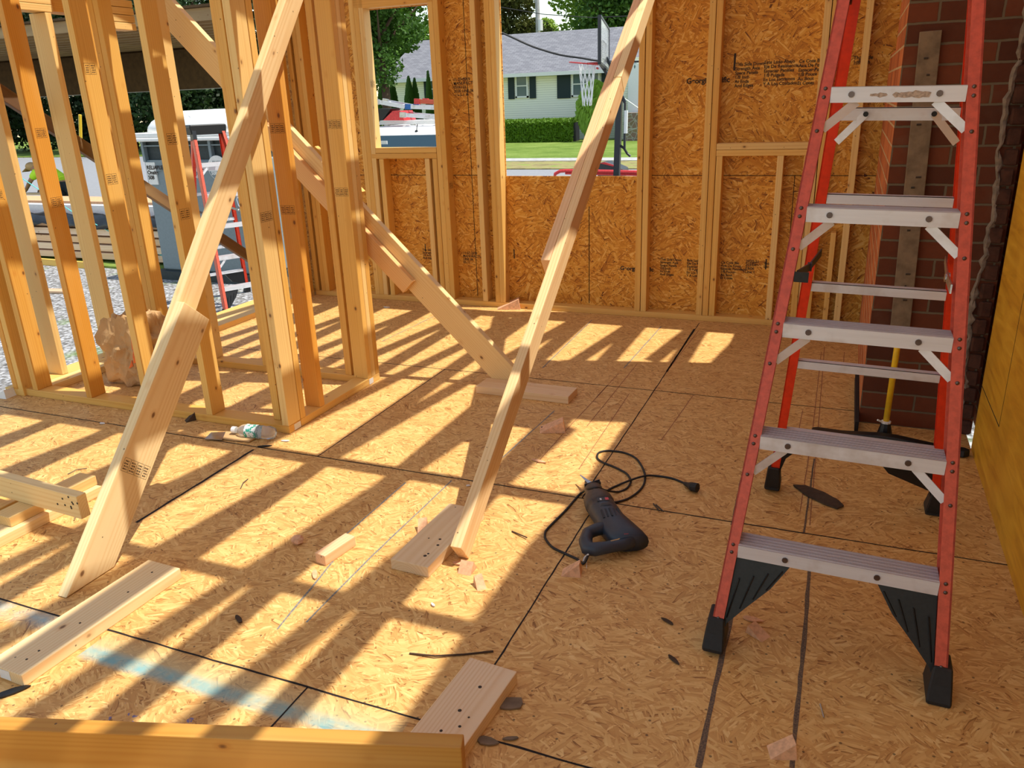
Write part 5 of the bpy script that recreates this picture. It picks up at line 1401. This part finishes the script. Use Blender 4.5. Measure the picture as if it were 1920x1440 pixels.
for i in range(4):
    pts = []
    for j in range(8):
        u = j / 7; xx = Q(343 + i * 10 + u * (22 + i * 3), 0 + 238 - 0).x; 
        zz = zc + .13 + (zd * (.62 - i * .10)) * math.cos(u * 1.45); pts.append(Vector((xx, yq + .03 + .10 * (1 - u) + .04 * i, zz)))
    m.tube(pts, .008, 5)
m.build('roof_rib', M['white_paint'], dm)
sg = Q(407, 315, yq - .0); m = MB(); r_ = .155
m.tube([(sg.x, yq + .018, sg.z), (sg.x, yq + .008, sg.z)], r_, 28); sn = m.build('round_sign', M['paper_white'], pt)
m = MB(); m.prism([(sg.x + r_ * .96 * math.cos(a_), yq + .007, sg.z + r_ * .96 * math.sin(a_)) for a_ in [math.pi + .28 + k * (math.pi - .56) / 12 for k in range(13)]], (0, -.001, 0)); m.build('grey_band', M['potty_grey'], sn)
text('Onsite Services', .050, (sg.x - .085, yq + .006, sg.z + .008), parent=sn, bold=True); text('RELIABLE', .034, (sg.x - .07, yq + .006, sg.z + .065), parent=sn, mat='potty_grey')
text('508.555', .062, (sg.x - .11, yq + .004, sg.z - .085), parent=sn, mat='paper_white', bold=True)
m = MB(); m.prism([(sg.x - .115 + .026 * math.cos(a_), yq + .007, sg.z + .026 + .036 * math.sin(a_)) for a_ in [k * math.pi * 2 / 14 for k in range(14)]], (0, -.001, 0)); m.build('blue_emblem', M['blue_plastic'], sn)
m = MB(); m.prism([(sg.x - .124 + .020 * math.cos(a_), yq + .0055, sg.z + .028 + .030 * math.sin(a_)) for a_ in [k * math.pi * 2 / 14 for k in range(14)]], (0, -.001, 0)); m.build('emblem_moon', M['paper_white'], sn)
m = MB(); q_ = Q(287, 322); m.box(q_.x - .12, q_.x + .04, yq + .01, yq + .028, q_.z - .17, q_.z + .12); wl = m.build('white_decal', M['paper_white'], pt)
text('RELIABLE\nOnsite\n508', .07, (q_.x - .11, yq + .008, q_.z + .03), parent=wl, bold=True)
m = MB(); m.box(qL - .05, qR + .05, yq - .05, Yb + .05, GZ, GZ + .12); m.build('skid_base', M['potty_dark'], pt)

# ---- porch roof of the neighbouring bay: dark beam and joists seen past the left wall
yb_ = on(200, 175, 2, 1.90).y; zbm = 1.90
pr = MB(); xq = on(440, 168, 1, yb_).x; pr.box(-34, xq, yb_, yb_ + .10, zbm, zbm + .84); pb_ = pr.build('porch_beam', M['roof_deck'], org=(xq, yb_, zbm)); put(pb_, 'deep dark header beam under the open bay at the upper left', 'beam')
m = MB(); m.box(-34, xq, yb_ - .012, yb_ + .11, zbm - .012, zbm - .0005); put(m.build('beam_edging', M['concrete'], org=(xq, yb_, zbm)), 'thin pale edging under the dark header beam', 'trim')
k = 0; y = 10.9
while y < yb_ - .1:
    k += 1
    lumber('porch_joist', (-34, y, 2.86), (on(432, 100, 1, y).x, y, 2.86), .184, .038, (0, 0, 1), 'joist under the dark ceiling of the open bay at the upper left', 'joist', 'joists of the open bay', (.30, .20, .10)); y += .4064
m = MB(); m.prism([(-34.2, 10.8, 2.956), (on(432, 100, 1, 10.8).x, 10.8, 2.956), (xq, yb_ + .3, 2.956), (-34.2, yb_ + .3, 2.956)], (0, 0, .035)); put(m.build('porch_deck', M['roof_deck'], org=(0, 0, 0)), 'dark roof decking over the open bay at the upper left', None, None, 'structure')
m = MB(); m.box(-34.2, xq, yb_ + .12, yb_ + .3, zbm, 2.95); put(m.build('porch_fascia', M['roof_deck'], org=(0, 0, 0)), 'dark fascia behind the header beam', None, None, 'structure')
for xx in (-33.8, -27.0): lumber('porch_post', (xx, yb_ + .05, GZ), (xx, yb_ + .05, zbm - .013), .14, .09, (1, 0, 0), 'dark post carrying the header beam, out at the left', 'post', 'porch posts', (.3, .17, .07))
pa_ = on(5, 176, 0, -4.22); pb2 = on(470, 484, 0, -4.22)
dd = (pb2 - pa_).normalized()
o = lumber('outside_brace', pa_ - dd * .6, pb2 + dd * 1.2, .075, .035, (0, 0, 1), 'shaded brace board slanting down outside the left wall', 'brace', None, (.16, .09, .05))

# ---- lumber stack outside with wrap and tarp
gs = 'boards of the stack outside'
ys = on(120, 495, 2, GZ).y; xs_ = on(120, 495, 2, GZ).x
tn_ = [(.86, .58, .40), (.88, .66, .48), (.82, .54, .32), (.90, .70, .54)]
names = ('lowest', 'second', 'third', 'fourth', 'fifth', 'sixth')
for layer in range(5):
    for r_ in range(1):
        z = GZ + .12 + layer * .118
        lumber('stacked_board', (xs_ - 2.6 + .07 * layer, ys + .3 + r_ * .30 + .03 * layer, z), (xs_ + 2.2 - .1 * (layer % 3), ys + .3 + r_ * .30 + .03 * layer, z), .28, .095, (0, 1, 0), 'board of the lumber stack outside the left wall, %s layer from the ground' % names[layer], 'board', gs, tn_[(layer + r_) % 4])
for xx in (-1.8, 0, 1.7): lumber('stack_bearer', (xs_ + xx, ys + .1, GZ + .03), (xs_ + xx, ys + .55, GZ + .03), .06, .06, (1, 0, 0), 'short bearer under the lumber stack outside', 'bearer', 'bearers under the stack', (.6, .35, .1))
zt_ = GZ + .12 + 5 * .118 + .03
m = MB(); 
nx, ny = 26, 8; vs = []
for i in range(nx + 1):
    for j in range(ny + 1):
        x = xs_ - 2.3 + 4.3 * i / nx; t = j / ny; yy = ys + .14 + .38 * t; zz = zt_ - .02 + .04 * math.sin(i * 1.3 + j) + rr.uniform(-.015, .015) - (.16 * max(0, .35 - t) / .35)
        vs.append((x, yy - (.03 * math.sin(i * .9) if t < .2 else 0), zz))
m.add(vs, [(i * (ny + 1) + j, (i + 1) * (ny + 1) + j, (i + 1) * (ny + 1) + j + 1, i * (ny + 1) + j + 1) for i in range(nx) for j in range(ny)])
o = m.build('black_tarp', M['tarp'], org=(xs_, ys, zt_), smooth=True, fix=False); md = o.modifiers.new('s', 'SOLIDIFY'); md.thickness = .006; put(o, 'black plastic tarp crumpled over the lumber stack outside', 'tarp')
m = MB(); m.box(xs_ - 3.0, xs_ + 2.4, ys + .7, ys + 1.4, GZ, GZ + .84); wp = m.build('wrapped_bundle', M['lumber_wrap'], org=(xs_, ys + .7, GZ), bevel=.02); put(wp, 'bundle of lumber in white wrap behind the black tarp', 'bundle')
m = MB(); m.box(xs_ - 3.0, xs_ + 2.4, ys + .73, ys + 1.35, GZ + .843, GZ + .88); put(m.build('top_board', M['chip_wood'], org=(xs_, ys + 2.2, GZ)), 'pinkish boards lying on the white wrapped bundle', 'board')
a = G(85, 512); lumber('yellow_board', (a.x - .8, a.y + .5, GZ + .05), (a.x + .6, a.y + .42, GZ + .05), .10, .05, (0, 0, 1), 'yellowish board in front of the lumber stack outside', 'board', None, (.80, .50, .10))
a = G(100, 550); lumber('flat_board', (a.x - .35, a.y, GZ + .02), (a.x + .30, a.y + .1, GZ + .02), .16, .03, (0, 1, 0), 'small flat board lying on the gravel outside', 'board', None, (.62, .42, .28))
m = MB(); a = G(120, 620); b = G(60, 640)
m.box(-5.25, -4.2, 1.6, 4.2, GZ + .002, GZ + .012); o = m.build('ground_fabric', M['tarp'], org=(-5, 4, GZ)); put(o, 'black landscape fabric on the ground against the deck', None, None, 'structure')
for (u, v_, rr_) in (((150, 215), (149, 268), .03),):
    a = on(*u, 1, 22); b = on(*v_, 1, 22); m = MB(); m.tube([b - Vector((0, 0, .3)), a], .055, 8); o = m.build('yellow_post', M['yellow_paint'], org=b); put(o, 'thin yellow post standing by the road at the left', 'post')
m = MB(); m.tube([on(35, 330, 1, 9), on(68, 352, 1, 9), on(140, 400, 1, 9), on(240, 452, 1, 9), on(330, 490, 1, 9), on(480, 515, 1, 9)], .008, 5); o = m.build('guide_line', M['teal_line'], org=on(35, 330, 1, 9)); put(o, 'thin teal cord strung outside past the studs', 'cord')

# ---- worker bending over the lumber
def skin(name, joints, edges, mat, parent, sub=2, org=None):
    me = bpy.data.meshes.new(name); me.from_pydata([tuple(Vector(j[0]) - Vector(org)) for j in joints], edges, []); o = bpy.data.objects.new(name, me); COL.objects.link(o); o.parent = parent
    md = o.modifiers.new('k', 'SKIN'); md.use_smooth_shade = True
    if not me.skin_vertices: me.skin_vertices.new() if hasattr(me.skin_vertices, 'new') else None
    sl = me.skin_vertices[0].data
    for i, j in enumerate(joints): sl[i].radius = (j[1], j[1] * (j[2] if len(j) > 2 else 1)); sl[i].use_root = (i == 0)
    o.modifiers.new('s', 'SUBSURF').levels = sub; o.modifiers['s'].render_levels = sub; me.materials.append(M[mat]); return o


yw = 11.6; Wp = lambda px, py, dy=0: on(px, py, 1, yw + dy)
hipz = GZ + .92; hip = Wp(124, 350)
wk = empty('person', (hip.x, yw, GZ), 'person in a bright yellow green shirt and tan cap bending over the lumber outside', 'person')
og = (hip.x, yw, GZ)
sh = Wp(84, 322); hd0 = Wp(60, 315); hn = Wp(64, 354)
sh.z = max(sh.z, hipz + .1); 
L2 = Vector((0, .15, 0))
J = [(hip, .15), (hip.lerp(sh, .5), .15), (sh, .15), (sh.lerp(hd0, .55), .06), (hd0, .085),
     (hip + L2 + Vector((0, 0, -.05)), .10), (hip + L2 + Vector((-.10, 0, -.46)), .07), (Vector((hip.x + .02, yw + .17, GZ + .08)), .05), (Vector((hip.x - .12, yw + .18, GZ + .04)), .04),
     (hip - L2 + Vector((0, 0, -.05)), .10), (hip - L2 + Vector((-.14, 0, -.45)), .07), (Vector((hip.x - .04, yw - .17, GZ + .08)), .05), (Vector((hip.x - .18, yw - .18, GZ + .04)), .04),
     (sh - Vector((0, .20, 0)), .06), (sh.lerp(hn, .5) - Vector((-.04, .24, 0)), .045), (hn - Vector((0, .18, 0)), .035), (hn - Vector((.06, .18, .04)), .03),
     (sh + Vector((0, .20, 0)), .06), (sh.lerp(hn, .5) + Vector((.04, .24, 0)), .045), (hn + Vector((0, .18, 0)), .035), (hn + Vector((-.06, .18, -.04)), .03)]
E_ = [(0, 1), (1, 2), (2, 3), (3, 4), (0, 5), (5, 6), (6, 7), (7, 8), (0, 9), (9, 10), (10, 11), (11, 12), (2, 13), (13, 14), (14, 15), (15, 16), (2, 17), (17, 18), (18, 19), (19, 20)]
skin('body', J, E_, 'skin', wk, 2, og)
J2 = [(J[1][0], .20), (J[0][0].lerp(J[1][0], .35), .19), (J[2][0], .19), (J[13][0], .085), (J[13][0].lerp(J[14][0], .7), .07), (J[17][0], .085), (J[17][0].lerp(J[18][0], .7), .07)]
skin('hivis_shirt', J2, [(0, 1), (0, 2), (2, 3), (3, 4), (2, 5), (5, 6)], 'hivis', wk, 2, og)
J3 = [(J[0][0], .175), (J[5][0], .12), (J[6][0], .09), (J[7][0], .08), (J[9][0], .12), (J[10][0], .09), (J[11][0], .08)]
skin('trousers', J3, [(0, 1), (1, 2), (2, 3), (0, 4), (4, 5), (5, 6)], 'trouser', wk, 2, og)
m = MB(); m.ball(hd0 + Vector((-.01, 0, .03)), .115, 12, 8, (1, .95, .75)); q_ = hd0 + Vector((-.13, 0, -.02)); m.beam(q_ + Vector((-.07, 0, -.05)), q_ + Vector((.05, 0, .02)), .17, .012, (0, 1, 0)); m.build('cap', M['kraft'], wk, smooth=True)
for dy in (-.18, .18):
    m = MB()
    for i in range(5):
        a = hn + Vector((-.07, dy + (i - 2) * .018, -.045)); L_ = (.055, .075, .08, .072, .055)[i]
        if i == 0: a += Vector((.03, .0, .01))
        m.tube([a, a + Vector((-L_ * .6, 0, -.01)), a + Vector((-L_ * .8, 0, -.045))], [.010, .009, .007], 6)
    m.build('fingers', M['skin'], wk, smooth=True)
lumber('carried_board', hn + Vector((-1.4, -.05, -.11)), hn + Vector((.25, .05, -.10)), .12, .04, (0, 1, 0), 'pinkish board held by the bending person', 'board', None, (.80, .55, .38))

# ================================================================== LIGHT AND CAMERA
sun_dir = Vector((.45, .10, 1.0)).normalized()
sd_ = bpy.data.lights.new('sun', 'SUN'); sd_.energy = 4.9; sd_.angle = math.radians(.55); sd_.color = (1.0, .955, .86)
so = bpy.data.objects.new('sun', sd_); COL.objects.link(so); so.location = (3, 1, 9)
so.rotation_euler = sun_dir.to_track_quat('Z', 'Y').to_euler()
w = bpy.data.worlds.new('sky'); SC.world = w; w.use_nodes = True; nt = w.node_tree; nt.nodes.clear()
sk = nt.nodes.new('ShaderNodeTexSky'); sk.sky_type = 'NISHITA'; sk.sun_disc = False; sk.sun_elevation = math.asin(sun_dir.z); sk.sun_rotation = math.atan2(sun_dir.x, sun_dir.y); sk.air_density = 1.0; sk.dust_density = .5; sk.ozone_density = 1.2
bg_ = nt.nodes.new('ShaderNodeBackground'); bg_.inputs[1].default_value = .25; wo = nt.nodes.new('ShaderNodeOutputWorld')
hz_ = nt.nodes.new('ShaderNodeMix'); hz_.data_type = 'RGBA'; hz_.blend_type = 'MULTIPLY'; hz_.inputs[0].default_value = 1; hz_.inputs[7].default_value = (1.10, .98, .80, 1)
nt.links.new(sk.outputs[0], hz_.inputs[6]); nt.links.new(hz_.outputs[2], bg_.inputs[0]); nt.links.new(bg_.outputs[0], wo.inputs[0])
cm = bpy.data.cameras.new('camera'); co = bpy.data.objects.new('camera', cm); COL.objects.link(co)
cm.sensor_width = 36; cm.sensor_fit = 'HORIZONTAL'; cm.lens = FPX / 1920 * 36; cm.clip_start = .05; cm.clip_end = 500
r_, u_, f_ = RM[0].normalized(), -RM[1].normalized(), -RM[2].normalized()
co.matrix_world = Matrix(((r_.x, u_.x, f_.x, CAM.x), (r_.y, u_.y, f_.y, CAM.y), (r_.z, u_.z, f_.z, CAM.z), (0, 0, 0, 1)))
SC.camera = co
SC.view_settings.view_transform = 'Standard'; SC.view_settings.look = 'None'; SC.view_settings.gamma = 1; SC.view_settings.use_curve_mapping = False
SC.view_settings.exposure = .24
